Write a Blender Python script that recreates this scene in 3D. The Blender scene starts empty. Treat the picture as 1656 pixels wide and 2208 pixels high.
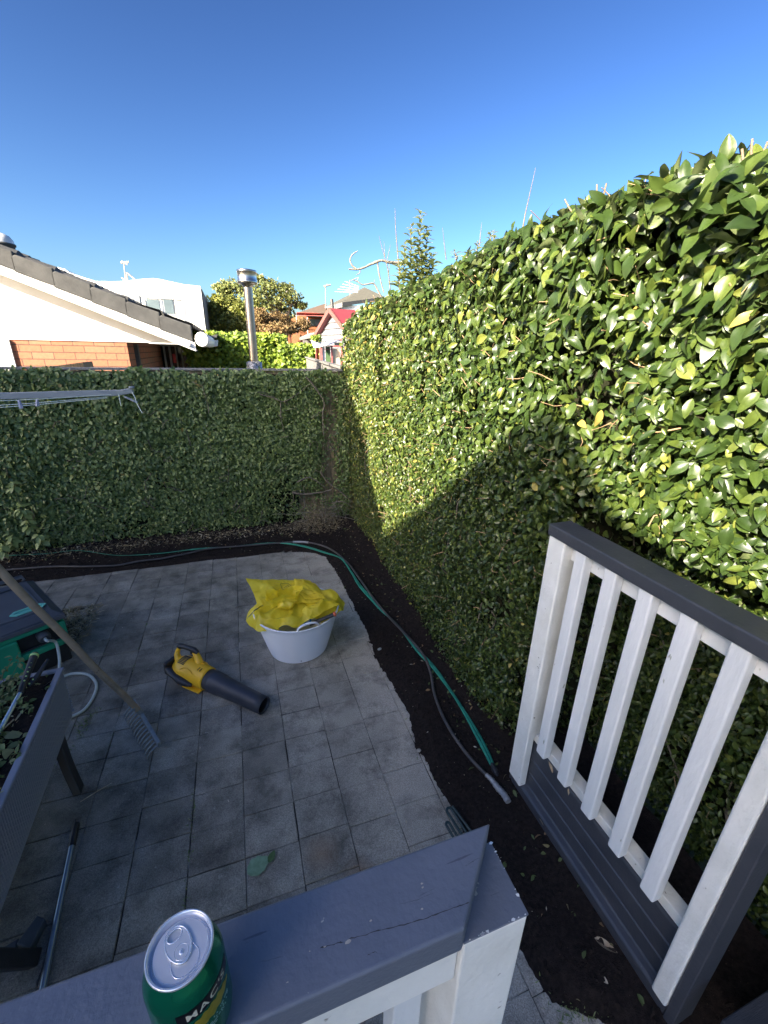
import bpy, math, random
import numpy as np
from mathutils import Vector, Matrix, noise as mnoise
random.seed(7); rng = np.random.default_rng(7)
SC = bpy.context.scene
COL = SC.collection

# ------------------------------------------------------------------ camera
CAM_F, CAM_H = 915.0, 2.0                       # focal length in photo pixels, eye height in metres
PITCH, ROLL, YAW = [math.radians(a) for a in (20.8, 1.2, 19.08)]
_f = np.array([math.sin(YAW)*math.cos(PITCH), math.cos(YAW)*math.cos(PITCH), -math.sin(PITCH)])
_r = np.array([math.cos(YAW), -math.sin(YAW), 0.0]); _u = np.cross(_r, _f)
RT = math.cos(ROLL)*_r + math.sin(ROLL)*_u; UP = -math.sin(ROLL)*_r + math.cos(ROLL)*_u; FW = _f
cam_d = bpy.data.cameras.new('camera'); cam = bpy.data.objects.new('camera', cam_d); COL.objects.link(cam)
cam_d.sensor_fit = 'VERTICAL'; cam_d.sensor_height = 24.0; cam_d.sensor_width = 24.0
cam_d.lens = 24.0*CAM_F/2208.0
cam_d.clip_start = 0.02; cam_d.clip_end = 3000
cam.matrix_world = Matrix(((RT[0], UP[0], -FW[0], 0), (RT[1], UP[1], -FW[1], 0), (RT[2], UP[2], -FW[2], CAM_H), (0, 0, 0, 1)))
SC.camera = cam

# ------------------------------------------------------------------ light
SKY_GAMMA, SKY_SCALE, SKY_CAP = 1.85, 0.114, (80, 72, 57)
SUN_TRAVEL = Vector((1.0, 0.56, -0.6)).normalized()
to_sun = -SUN_TRAVEL
elev = math.asin(to_sun.z); az = math.atan2(to_sun.x, to_sun.y)
w = bpy.data.worlds.new('World'); SC.world = w; w.use_nodes = True
nt = w.node_tree; bg = nt.nodes['Background']
sky = nt.nodes.new('ShaderNodeTexSky'); sky.sky_type = 'NISHITA'; sky.sun_disc = False
sky.sun_elevation = elev; sky.sun_rotation = az % (2*math.pi)
sky.air_density = 1.0; sky.dust_density = 2.0; sky.ozone_density = 2.5; sky.altitude = 0
gm = nt.nodes.new('ShaderNodeGamma'); gm.inputs['Gamma'].default_value = SKY_GAMMA; nt.links.new(sky.outputs[0], gm.inputs['Color'])
sc_m = nt.nodes.new('ShaderNodeVectorMath'); sc_m.operation = 'SCALE'; sc_m.inputs['Scale'].default_value = SKY_SCALE; nt.links.new(gm.outputs[0], sc_m.inputs[0])
mn_ = nt.nodes.new('ShaderNodeVectorMath'); mn_.operation = 'MINIMUM'; mn_.inputs[1].default_value = SKY_CAP; nt.links.new(sc_m.outputs[0], mn_.inputs[0]); nt.links.new(mn_.outputs[0], bg.inputs['Color'])
bg.inputs['Strength'].default_value = 0.13
sl = bpy.data.lights.new('sun', 'SUN'); sl.energy = 3.8; sl.angle = math.radians(0.42); sl.color = (1.0, 0.90, 0.72)
so = bpy.data.objects.new('sun', sl); COL.objects.link(so)
so.rotation_euler = (-SUN_TRAVEL).to_track_quat('Z', 'Y').to_euler(); so.location = (-5, -3, 8)
SC.view_settings.view_transform = 'Standard'; SC.view_settings.look = 'None'
SC.view_settings.exposure = 2.4; SC.view_settings.gamma = 1.0; SC.view_settings.use_curve_mapping = False
SC.render.engine = 'CYCLES'
SC.cycles.max_bounces = 6; SC.cycles.diffuse_bounces = 3; SC.cycles.transparent_max_bounces = 8

# ------------------------------------------------------------------ surveying helpers (photo pixel -> point on a known plane)
def ray(px, py): return (px-828)/CAM_F*RT + (1104-py)/CAM_F*UP + FW
def G(px, py, z=0.0): d = ray(px, py); t = (z-CAM_H)/d[2]; return Vector((t*d[0], t*d[1], z))
def PX(px, py, x): d = ray(px, py); t = x/d[0]; return Vector((x, t*d[1], CAM_H+t*d[2]))
def PY(px, py, y): d = ray(px, py); t = y/d[1]; return Vector((t*d[0], y, CAM_H+t*d[2]))
def PD(px, py, dep): d = ray(px, py)*dep; return Vector((d[0], d[1], CAM_H+d[2]))

# ------------------------------------------------------------------ object helpers
def tag(o, label=None, cat=None, group=None, kind=None):
    if label: o['label'] = label
    if cat: o['category'] = cat
    if group: o['group'] = group
    if kind: o['kind'] = kind
    return o
def thing(name, label, cat, loc=(0, 0, 0), group=None):
    o = bpy.data.objects.new(name, None); COL.objects.link(o); o.location = loc; o.empty_display_size = 0.05
    return tag(o, label, cat, group)
def link(name, me, parent=None):
    o = bpy.data.objects.new(name, me); COL.objects.link(o)
    if parent is not None:
        o.parent = parent
        w_ = Vector(parent.location)
        p = parent.parent
        while p is not None: w_ = w_ + Vector(p.location); p = p.parent
        o.location = -w_ if parent.type == 'EMPTY' else (0, 0, 0)
    return o
def copy_tree(o, parent=None):
    c = o.copy(); COL.objects.link(c); c.parent = parent
    for ch in o.children: copy_tree(ch, c)
    return c

class MB:
    def __init__(s): s.v = []; s.f = []; s.sm = []
    def add(s, vs, fs, smooth=False):
        b = len(s.v); s.v += [tuple(v) for v in vs]; s.f += [tuple(b+i for i in f) for f in fs]; s.sm += [smooth]*len(fs); return s
    def box(s, x0, x1, y0, y1, z0, z1, M=None):
        vs = [Vector((x, y, z)) for z in (z0, z1) for y in (y0, y1) for x in (x0, x1)]
        if M is not None: vs = [M @ v for v in vs]
        return s.add(vs, [(0, 2, 3, 1), (4, 5, 7, 6), (0, 1, 5, 4), (2, 6, 7, 3), (0, 4, 6, 2), (1, 3, 7, 5)])
    def beam(s, a, b, wd, ht, up=(0, 0, 1)):
        a = Vector(a); b = Vector(b); d = (b-a); L = d.length; d.normalize()
        sd = d.cross(Vector(up)).normalized(); u = sd.cross(d)
        M = Matrix.Translation(a) @ Matrix((sd, d, u)).transposed().to_4x4()
        return s.box(-wd/2, wd/2, 0, L, -ht/2, ht/2, M)
    def tube(s, pts, r, n=8, cap=True, smooth=True, flat=1.0):
        pts = [Vector(p) for p in pts]; m = len(pts)
        rs = r if isinstance(r, (list, tuple, np.ndarray)) else [r]*m
        ref = Vector((0, 0, 1)); vs = []; t0 = (pts[1]-pts[0]).normalized()
        if abs(t0.dot(ref)) > .95: ref = Vector((1, 0, 0))
        sd = t0.cross(ref).normalized()
        for i, p in enumerate(pts):
            t = (pts[min(i+1, m-1)]-pts[max(i-1, 0)]).normalized()
            sd = (sd - t*sd.dot(t)).normalized(); u = sd.cross(t)
            for k in range(n):
                a = 2*math.pi*k/n; vs.append(p + sd*math.cos(a)*rs[i] + u*math.sin(a)*rs[i]*flat)
        fs = [(i*n+k, i*n+(k+1) % n, (i+1)*n+(k+1) % n, (i+1)*n+k) for i in range(m-1) for k in range(n)]
        s.add(vs, fs, smooth)
        if cap: s.add(vs[:n], [tuple(range(n))]); s.add(vs[-n:], [tuple(range(n-1, -1, -1))])
        return s
    def lathe(s, prof, M=None, n=32, smooth=True, sx=1.0, sy=1.0):
        vs = []
        for r, z in prof:
            for k in range(n):
                a = 2*math.pi*k/n; v = Vector((r*math.cos(a)*sx, r*math.sin(a)*sy, z)); vs.append(M @ v if M is not None else v)
        fs = [(i*n+k, i*n+(k+1) % n, (i+1)*n+(k+1) % n, (i+1)*n+k) for i in range(len(prof)-1) for k in range(n)]
        return s.add(vs, fs, smooth)
    def prism(s, poly, d, smooth=False):
        poly = [Vector(p) for p in poly]; d = Vector(d); n = len(poly)
        vs = poly+[p+d for p in poly]
        return s.add(vs, [tuple(range(n)), tuple(range(2*n-1, n-1, -1))]+[(i, n+i, n+(i+1) % n, (i+1) % n) for i in range(n)], smooth)
    def grid(s, fn, nu, nv, smooth=True):
        vs = [fn(i/nu, j/nv) for j in range(nv+1) for i in range(nu+1)]
        fs = [(j*(nu+1)+i, j*(nu+1)+i+1, (j+1)*(nu+1)+i+1, (j+1)*(nu+1)+i) for j in range(nv) for i in range(nu)]
        return s.add(vs, fs, smooth)
    def build(s, name, mat, parent=None, bevel=0, seg=2, solid=0, fix=True):
        me = bpy.data.meshes.new(name); me.from_pydata(s.v, [], s.f); me.polygons.foreach_set('use_smooth', s.sm)
        if fix:
            import bmesh
            bm = bmesh.new(); bm.from_mesh(me); bmesh.ops.recalc_face_normals(bm, faces=bm.faces); bm.to_mesh(me); bm.free()
        me.materials.append(mat); me.update()
        o = link(name, me, parent)
        if solid: m = o.modifiers.new('thickness', 'SOLIDIFY'); m.thickness = solid
        if bevel:
            m = o.modifiers.new('bevel', 'BEVEL'); m.width = bevel; m.segments = seg; m.limit_method = 'ANGLE'; m.angle_limit = math.radians(40)
        return o

def smooth_path(pts, k=8):
    pts = [Vector(p) for p in pts]; out = []
    P = [pts[0]*2-pts[1]]+pts+[pts[-1]*2-pts[-2]]
    for i in range(1, len(P)-2):
        for j in range(k):
            t = j/k; a, b, c, d = P[i-1:i+3]
            out.append(.5*((2*b)+(-a+c)*t+(2*a-5*b+4*c-d)*t*t+(-a+3*b-3*c+d)*t**3))
    out.append(pts[-1]); return out

def fbm(x, y, z, o=4):
    v = 0; a = 1; f = 1
    for _ in range(o): v += a*mnoise.noise((x*f, y*f, z*f)); a *= .5; f *= 2.03
    return v

# ------------------------------------------------------------------ materials
def mat(name, c1, c2=None, scale=20, rough=.6, bump=0, bscale=60, metal=0, spec=.5, c3=None, s3=90, t3=.68, detail=6, rvar=0, stretch=None, coat=0, trans=0, extra=None):
    m = bpy.data.materials.new(name); m.use_nodes = True; nt = m.node_tree; N = nt.nodes; L = nt.links
    b = N['Principled BSDF']; b.inputs['Roughness'].default_value = rough; b.inputs['Metallic'].default_value = metal
    b.inputs['Specular IOR Level'].default_value = spec; b.inputs['Coat Weight'].default_value = coat
    c2 = c2 or c1
    tc = N.new('ShaderNodeTexCoord'); vec = tc.outputs['Object']
    if stretch:
        mp = N.new('ShaderNodeMapping'); mp.inputs['Scale'].default_value = stretch; L.new(vec, mp.inputs[0]); vec = mp.outputs[0]
    n1 = N.new('ShaderNodeTexNoise'); n1.inputs['Scale'].default_value = scale; n1.inputs['Detail'].default_value = detail; L.new(vec, n1.inputs['Vector'])
    mr = N.new('ShaderNodeMapRange'); mr.inputs[1].default_value = .35; mr.inputs[2].default_value = .65; L.new(n1.outputs[0], mr.inputs[0])
    mx = N.new('ShaderNodeMix'); mx.data_type = 'RGBA'; L.new(mr.outputs[0], mx.inputs[0]); mx.inputs[6].default_value = (*c1, 1); mx.inputs[7].default_value = (*c2, 1)
    out = mx.outputs[2]
    if c3:
        n3 = N.new('ShaderNodeTexNoise'); n3.inputs['Scale'].default_value = s3; n3.inputs['Detail'].default_value = 3; L.new(vec, n3.inputs['Vector'])
        m3 = N.new('ShaderNodeMapRange'); m3.inputs[1].default_value = t3; m3.inputs[2].default_value = t3+.04; L.new(n3.outputs[0], m3.inputs[0])
        mx3 = N.new('ShaderNodeMix'); mx3.data_type = 'RGBA'; L.new(m3.outputs[0], mx3.inputs[0]); L.new(out, mx3.inputs[6]); mx3.inputs[7].default_value = (*c3, 1); out = mx3.outputs[2]
    if rvar:
        ma = N.new('ShaderNodeMapRange'); ma.inputs[3].default_value = rough-rvar; ma.inputs[4].default_value = rough+rvar; L.new(mr.outputs[0], ma.inputs[0]); L.new(ma.outputs[0], b.inputs['Roughness'])
    if bump:
        nb = N.new('ShaderNodeTexNoise'); nb.inputs['Scale'].default_value = bscale; nb.inputs['Detail'].default_value = 8; L.new(vec, nb.inputs['Vector'])
        bp = N.new('ShaderNodeBump'); bp.inputs['Strength'].default_value = min(1, bump); bp.inputs['Distance'].default_value = .004*max(1, bump); L.new(nb.outputs[0], bp.inputs['Height']); L.new(bp.outputs[0], b.inputs['Normal'])
    if trans: b.inputs['Transmission Weight'].default_value = trans
    if extra: out = extra(nt, b, out, vec) or out
    L.new(out, b.inputs['Base Color'])
    return m

def leaf_mat(name, stops, under=(.12, .17, .08), rough=.38, transl=.3, spec=.5):
    m = bpy.data.materials.new(name); m.use_nodes = True; nt = m.node_tree; N = nt.nodes; L = nt.links
    b = N['Principled BSDF']; out = N['Material Output']
    at = N.new('ShaderNodeAttribute'); at.attribute_name = 'leafv'
    cr = N.new('ShaderNodeValToRGB'); el = cr.color_ramp.elements
    while len(el) < len(stops): el.new(.5)
    for e, (p, c) in zip(el, stops): e.position = p; e.color = (*c, 1)
    L.new(at.outputs['Fac'], cr.inputs[0])
    geo = N.new('ShaderNodeNewGeometry')
    mx = N.new('ShaderNodeMix'); mx.data_type = 'RGBA'; L.new(geo.outputs['Backfacing'], mx.inputs[0]); L.new(cr.outputs[0], mx.inputs[6]); mx.inputs[7].default_value = (*under, 1)
    # tone break-up inside a leaf
    tc = N.new('ShaderNodeTexCoord'); n = N.new('ShaderNodeTexNoise'); n.inputs['Scale'].default_value = 55; L.new(tc.outputs['Object'], n.inputs['Vector'])
    hv = N.new('ShaderNodeHueSaturation'); mr = N.new('ShaderNodeMapRange'); mr.inputs[3].default_value = .7; mr.inputs[4].default_value = 1.35; L.new(n.outputs[0], mr.inputs[0]); L.new(mr.outputs[0], hv.inputs['Value']); L.new(mx.outputs[2], hv.inputs['Color'])
    L.new(hv.outputs[0], b.inputs['Base Color']); b.inputs['Roughness'].default_value = rough; b.inputs['Specular IOR Level'].default_value = spec
    tr = N.new('ShaderNodeBsdfTranslucent'); hs = N.new('ShaderNodeHueSaturation'); hs.inputs['Value'].default_value = 1.35; hs.inputs['Saturation'].default_value = 1.1; L.new(hv.outputs[0], hs.inputs['Color']); L.new(hs.outputs[0], tr.inputs['Color'])
    ms = N.new('ShaderNodeMixShader'); ms.inputs[0].default_value = transl; L.new(b.outputs[0], ms.inputs[1]); L.new(tr.outputs[0], ms.inputs[2]); L.new(ms.outputs[0], out.inputs['Surface'])
    return m

M = {}
M['white_paint'] = mat('white_paint', (.84, .86, .86), (.74, .77, .77), 9, .5, .5, 70, c3=(.36, .38, .32), s3=45, t3=.70, stretch=(1, 1, .30))
M['white_paint_worn'] = mat('white_paint_worn', (.87, .88, .84), (.77, .78, .73), 11, .5, .5, 90, c3=(.25, .24, .2), s3=40, t3=.71)
def rail_extra(nt, b, out, vec):
    N = nt.nodes; L = nt.links
    mp = N.new('ShaderNodeMapping'); mp.inputs['Scale'].default_value = (3, 26, 3); L.new(vec, mp.inputs[0])
    n = N.new('ShaderNodeTexNoise'); n.inputs['Scale'].default_value = 4; n.inputs['Detail'].default_value = 8; L.new(mp.outputs[0], n.inputs['Vector'])
    mr = N.new('ShaderNodeMapRange'); mr.inputs[1].default_value = .69; mr.inputs[2].default_value = .71; L.new(n.outputs[0], mr.inputs[0])
    mx = N.new('ShaderNodeMix'); mx.data_type = 'RGBA'; L.new(mr.outputs[0], mx.inputs[0]); L.new(out, mx.inputs[6]); mx.inputs[7].default_value = (.07, .085, .12, 1)
    n2 = N.new('ShaderNodeTexNoise'); n2.inputs['Scale'].default_value = 38; n2.inputs['Detail'].default_value = 4; L.new(vec, n2.inputs['Vector'])
    m2 = N.new('ShaderNodeMapRange'); m2.inputs[1].default_value = .715; m2.inputs[2].default_value = .73; L.new(n2.outputs[0], m2.inputs[0])
    mx2 = N.new('ShaderNodeMix'); mx2.data_type = 'RGBA'; L.new(m2.outputs[0], mx2.inputs[0]); L.new(mx.outputs[2], mx2.inputs[6]); mx2.inputs[7].default_value = (.38, .38, .34, 1)
    return mx2.outputs[2]
M['rail_paint'] = mat('slate_rail_paint', (.115, .138, .182), (.135, .158, .205), 14, .5, .35, 120, extra=rail_extra)
M['dark_paint'] = mat('charcoal_paint', (.045, .052, .065), (.06, .066, .08), 12, .42, .3, 90, c3=(.13, .13, .12), s3=60, t3=.72)
M['flake'] = mat('bare_timber_flake', (.45, .42, .36), (.33, .3, .25), 60, .8)
def paver_extra(nt, b, out, vec):
    N = nt.nodes; L = nt.links
    at = N.new('ShaderNodeAttribute'); at.attribute_name = 'slab'
    mr = N.new('ShaderNodeMapRange'); mr.inputs[3].default_value = .80; mr.inputs[4].default_value = 1.2; L.new(at.outputs['Fac'], mr.inputs[0])
    hv = N.new('ShaderNodeHueSaturation'); L.new(mr.outputs[0], hv.inputs['Value']); L.new(out, hv.inputs['Color'])
    # chalky lime bloom in broad drifts
    n = N.new('ShaderNodeTexNoise'); n.inputs['Scale'].default_value = 1.7; n.inputs['Detail'].default_value = 9; n.inputs['Roughness'].default_value = .68; L.new(vec, n.inputs['Vector'])
    m1 = N.new('ShaderNodeMapRange'); m1.inputs[1].default_value = .50; m1.inputs[2].default_value = .70; m1.inputs[4].default_value = .50; L.new(n.outputs[0], m1.inputs[0])
    mx = N.new('ShaderNodeMix'); mx.data_type = 'RGBA'; L.new(m1.outputs[0], mx.inputs[0]); L.new(hv.outputs[0], mx.inputs[6]); mx.inputs[7].default_value = (.40, .385, .36, 1)
    # the trodden right-hand strip is dustier than the rest
    sx = N.new('ShaderNodeSeparateXYZ'); L.new(vec, sx.inputs[0])
    n4 = N.new('ShaderNodeTexNoise'); n4.inputs['Scale'].default_value = 3.0; n4.inputs['Detail'].default_value = 6; L.new(vec, n4.inputs['Vector'])
    ad = N.new('ShaderNodeMath'); ad.operation = 'MULTIPLY_ADD'; L.new(n4.outputs[0], ad.inputs[0]); ad.inputs[1].default_value = 1.6; L.new(sx.outputs[0], ad.inputs[2])
    m4 = N.new('ShaderNodeMapRange'); m4.inputs[1].default_value = .55; m4.inputs[2].default_value = 1.6; m4.inputs[4].default_value = .95; L.new(ad.outputs[0], m4.inputs[0])
    mx4 = N.new('ShaderNodeMix'); mx4.data_type = 'RGBA'; L.new(m4.outputs[0], mx4.inputs[0]); L.new(mx.outputs[2], mx4.inputs[6]); mx4.inputs[7].default_value = (.47, .43, .36, 1)
    # dark damp blotches and lichen flecks
    nd = N.new('ShaderNodeTexNoise'); nd.inputs['Scale'].default_value = 5.5; nd.inputs['Detail'].default_value = 10; nd.inputs['Roughness'].default_value = .72; L.new(vec, nd.inputs['Vector'])
    md = N.new('ShaderNodeMapRange'); md.inputs[1].default_value = .34; md.inputs[2].default_value = .52; md.inputs[3].default_value = .48; md.inputs[4].default_value = 1.0; L.new(nd.outputs[0], md.inputs[0])
    hd = N.new('ShaderNodeHueSaturation'); L.new(md.outputs[0], hd.inputs['Value']); L.new(mx4.outputs[2], hd.inputs['Color'])
    nf = N.new('ShaderNodeTexNoise'); nf.inputs['Scale'].default_value = 34; nf.inputs['Detail'].default_value = 6; nf.inputs['Roughness'].default_value = .7; L.new(vec, nf.inputs['Vector'])
    mf = N.new('ShaderNodeMapRange'); mf.inputs[1].default_value = .62; mf.inputs[2].default_value = .72; mf.inputs[4].default_value = .45; L.new(nf.outputs[0], mf.inputs[0])
    mxf = N.new('ShaderNodeMix'); mxf.data_type = 'RGBA'; L.new(mf.outputs[0], mxf.inputs[0]); L.new(hd.outputs[0], mxf.inputs[6]); mxf.inputs[7].default_value = (.50, .48, .44, 1); mx4 = mxf
    # fine grit
    g = N.new('ShaderNodeTexNoise'); g.inputs['Scale'].default_value = 260; g.inputs['Detail'].default_value = 2; L.new(vec, g.inputs['Vector'])
    m5 = N.new('ShaderNodeMapRange'); m5.inputs[1].default_value = .3; m5.inputs[2].default_value = .7; m5.inputs[3].default_value = .65; m5.inputs[4].default_value = 1.35; L.new(g.outputs[0], m5.inputs[0])
    h2 = N.new('ShaderNodeHueSaturation'); L.new(m5.outputs[0], h2.inputs['Value']); L.new(mx4.outputs[2], h2.inputs['Color'])
    # two rusty ochre stains
    o2 = h2.outputs[0]
    for (sxx, syy, sr) in ((.16, 1.18, .085), (.30, 1.06, .075)):
        vm = N.new('ShaderNodeVectorMath'); vm.operation = 'DISTANCE'; L.new(vec, vm.inputs[0]); vm.inputs[1].default_value = (sxx, syy, 0)
        ma = N.new('ShaderNodeMath'); ma.operation = 'MULTIPLY_ADD'; L.new(n4.outputs[0], ma.inputs[0]); ma.inputs[1].default_value = .12; L.new(vm.outputs['Value'], ma.inputs[2])
        mr6 = N.new('ShaderNodeMapRange'); mr6.inputs[1].default_value = .06; mr6.inputs[2].default_value = .06+sr; mr6.inputs[3].default_value = .55; mr6.inputs[4].default_value = 0; L.new(ma.outputs[0], mr6.inputs[0])
        mm = N.new('ShaderNodeMix'); mm.data_type = 'RGBA'; L.new(mr6.outputs[0], mm.inputs[0]); L.new(o2, mm.inputs[6]); mm.inputs[7].default_value = (.33, .21, .12, 1); o2 = mm.outputs[2]
    return o2
M['paver'] = mat('worn_paver', (.165, .156, .130), (.290, .272, .226), 7, .85, 1.0, 160, c3=(.33, .33, .32), s3=75, t3=.73, extra=paver_extra)
M['joint'] = mat('joint_sand', (.060, .054, .046), (.025, .023, .020), 9, .95, .8, 90, c3=(.36, .34, .30), s3=5, t3=.58)
M['mulch'] = mat('dark_mulch', (.010, .0075, .0065), (.026, .019, .016), 70, .95, 1.0, 240, spec=.2, c3=(.09, .06, .045), s3=150, t3=.70)
M['ground'] = mat('dry_ground', (.06, .055, .035), (.05, .07, .03), 3, .95, .5, 30)
M['chip'] = mat('pale_chip', (.62, .57, .45), (.4, .32, .2), 40, .8)
M['twig'] = mat('twig_bark', (.26, .19, .12), (.16, .12, .08), 60, .8, .6, 200)
M['pale_twig'] = mat('cut_twig', (.40, .27, .15), (.26, .17, .09), 60, .75)
M['stem'] = mat('old_stem', (.21, .18, .14), (.13, .11, .08), 50, .85, .8, 150)
M['lichen'] = mat('lichen_bark', (.27, .25, .20), (.17, .15, .12), 30, .9, .8, 90, c3=(.36, .36, .27), s3=40, t3=.6)
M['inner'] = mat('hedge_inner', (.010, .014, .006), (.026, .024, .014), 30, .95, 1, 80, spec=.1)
M['paling'] = mat('weathered_paling', (.30, .235, .13), (.20, .15, .085), 6, .85, .5, 60, stretch=(14, 14, 1.2))
M['grey_wood'] = mat('silvered_timber', (.33, .31, .29), (.24, .23, .21), 6, .85, .5, 60, stretch=(10, 10, 1.2))
M['leaf'] = leaf_mat('hedge_leaf', [(0, (.021, .040, .010)), (.35, (.042, .074, .014)), (.75, (.100, .135, .024)), (.95, (.21, .225, .045)), (1, (.34, .28, .07))], under=(.13, .16, .065), rough=.36, transl=.18, spec=.5)
M['fig'] = leaf_mat('fig_leaf', [(0, (.062, .100, .026)), (.4, (.140, .200, .055)), (.9, (.27, .33, .11)), (.975, (.13, .20, .05)), (1, (.34, .26, .08))], under=(.10, .15, .08), rough=.42, transl=.15)
M['lime'] = leaf_mat('lime_leaf', [(0, (.12, .19, .025)), (.5, (.22, .31, .04)), (1, (.36, .42, .06))], under=(.2, .28, .08), rough=.45, transl=.35)
M['tree_green'] = leaf_mat('tree_leaf', [(0, (.09, .12, .03)), (.6, (.17, .20, .055)), (1, (.28, .28, .09))], under=(.18, .20, .09), rough=.6, transl=.25)
M['tree_rust'] = leaf_mat('rust_leaf', [(0, (.12, .08, .035)), (.6, (.21, .13, .05)), (1, (.26, .20, .08))], under=(.2, .14, .07), rough=.7, transl=.25)
M['weed'] = leaf_mat('weed_leaf', [(0, (.09, .14, .045)), (.6, (.18, .25, .09)), (1, (.36, .36, .18))], under=(.14, .18, .09), rough=.6, transl=.3)
M['straw'] = leaf_mat('straw', [(0, (.22, .17, .09)), (.6, (.38, .32, .2)), (1, (.6, .56, .44))], under=(.35, .3, .2), rough=.8, transl=.1)

# ------------------------------------------------------------------ leaves
LU = np.array([0, .2, .2, .2, .5, .5, .5, .8, .8, .8, 1.0]); LV = np.array([0, -.62, 0, .62, -1, 0, 1, -.62, 0, .62, 0]); LW = np.abs(LV)
LF = [(0, 2, 1), (0, 3, 2), (1, 2, 5, 4), (2, 3, 6, 5), (4, 5, 8, 7), (5, 6, 9, 8), (7, 8, 10), (8, 9, 10)]
_ru = [.06, .18, .32, .48, .64, .80, .92]; _rh = [.34, .70, .93, 1.0, .88, .60, .30]
LU2 = [0.0]; LV2 = [0.0]; LW2 = [0.0]; LF2 = []
for _i, (_u, _h) in enumerate(zip(_ru, _rh)):
    for _s in (-1, -.5, 0, .5, 1): LU2.append(_u); LV2.append(_s*_h); LW2.append(abs(_s)*_h*(1.0 if abs(_s) < .9 else .86)+(.10 if _i % 2 and abs(_s) == .5 else 0))
LU2.append(1.0); LV2.append(0.0); LW2.append(0.0)
for _j in range(4): LF2.append((0, 2+_j, 1+_j))
for _i in range(6):
    for _j in range(4): _a = 1+_i*5+_j; LF2.append((_a, _a+1, _a+6, _a+5))
for _j in range(4): LF2.append((31+_j, 32+_j, 36))
LU2, LV2, LW2 = map(np.array, (LU2, LV2, LW2))
def norm(a): return a/np.maximum(np.linalg.norm(a, axis=-1, keepdims=True), 1e-9)
def leaves(name, pos, nrm, dr, ln, m, parent=None, ratio=.27, fold=.25, curl=.25, val=None, hi=False):
    LU_, LV_, LW_, LF_ = (LU2, LV2, LW2, LF2) if hi else (LU, LV, LW, LF); K_ = len(LU_)
    """One mesh of many small folded, curved leaf blades."""
    N = len(pos); pos = np.asarray(pos, float); nrm = norm(np.asarray(nrm, float)); dr = np.asarray(dr, float); ln = np.broadcast_to(np.asarray(ln, float), (N,))
    t = norm(dr - nrm*(dr*nrm).sum(1, keepdims=True)); s = np.cross(t, nrm)
    cu = (curl*(.3+1.2*rng.random(N)))[:, None]; fo = (fold*(.2+1.6*rng.random(N)))[:, None]; rt = (ratio*(.8+.4*rng.random(N)))[:, None]
    u = LU_[None]; v = LV_[None]*rt; tw = (.5*rng.standard_normal(N))[:, None]; wz = LW_[None]*rt*fo - cu*(u**2) + tw*v*u*.6 + .07*np.sin(u*9+6*rng.random(N)[:, None])*np.abs(v)*(2 if hi else 0) + (.02 if hi else .05)*rng.standard_normal((N, K_))*rt
    P = pos[:, None]+(t[:, None]*u[..., None]+s[:, None]*v[..., None]+nrm[:, None]*wz[..., None])*ln[:, None, None]
    co = P.reshape(-1, 3).astype(np.float32)
    if val is None: val = rng.random(N)
    tot = sum(len(f) for f in LF_); li = np.array([i for f in LF_ for i in f]); sz = np.array([len(f) for f in LF_])
    loops = (li[None]+K_*np.arange(N)[:, None]).reshape(-1).astype(np.int32)
    starts = (np.concatenate([[0], np.cumsum(sz)[:-1]])[None]+tot*np.arange(N)[:, None]).reshape(-1).astype(np.int32)
    me = bpy.data.meshes.new(name); me.vertices.add(N*K_); me.vertices.foreach_set('co', co.reshape(-1))
    me.loops.add(len(loops)); me.loops.foreach_set('vertex_index', loops)
    me.polygons.add(len(starts)); me.polygons.foreach_set('loop_start', starts); me.polygons.foreach_set('use_smooth', np.ones(len(starts), dtype=bool))
    a = me.attributes.new('leafv', 'FLOAT', 'POINT'); a.data.foreach_set('value', np.repeat(val, K_).astype(np.float32))
    me.materials.append(m); me.update(calc_edges=True); me.validate()
    return link(name, me, parent)

def vnoise(P, scale, seed=0):
    P = np.asarray(P)*scale+seed*17.3
    return np.array([mnoise.noise(tuple(p)) for p in P])

# ================================================================== SETTING
# ground sheet out to the horizon
MB().add([(-600, -600, -.05), (600, -600, -.05), (600, 900, -.05), (-600, 900, -.05)], [(0, 1, 2, 3)]).build('ground', M['ground']).__setitem__('kind', 'structure')

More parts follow.
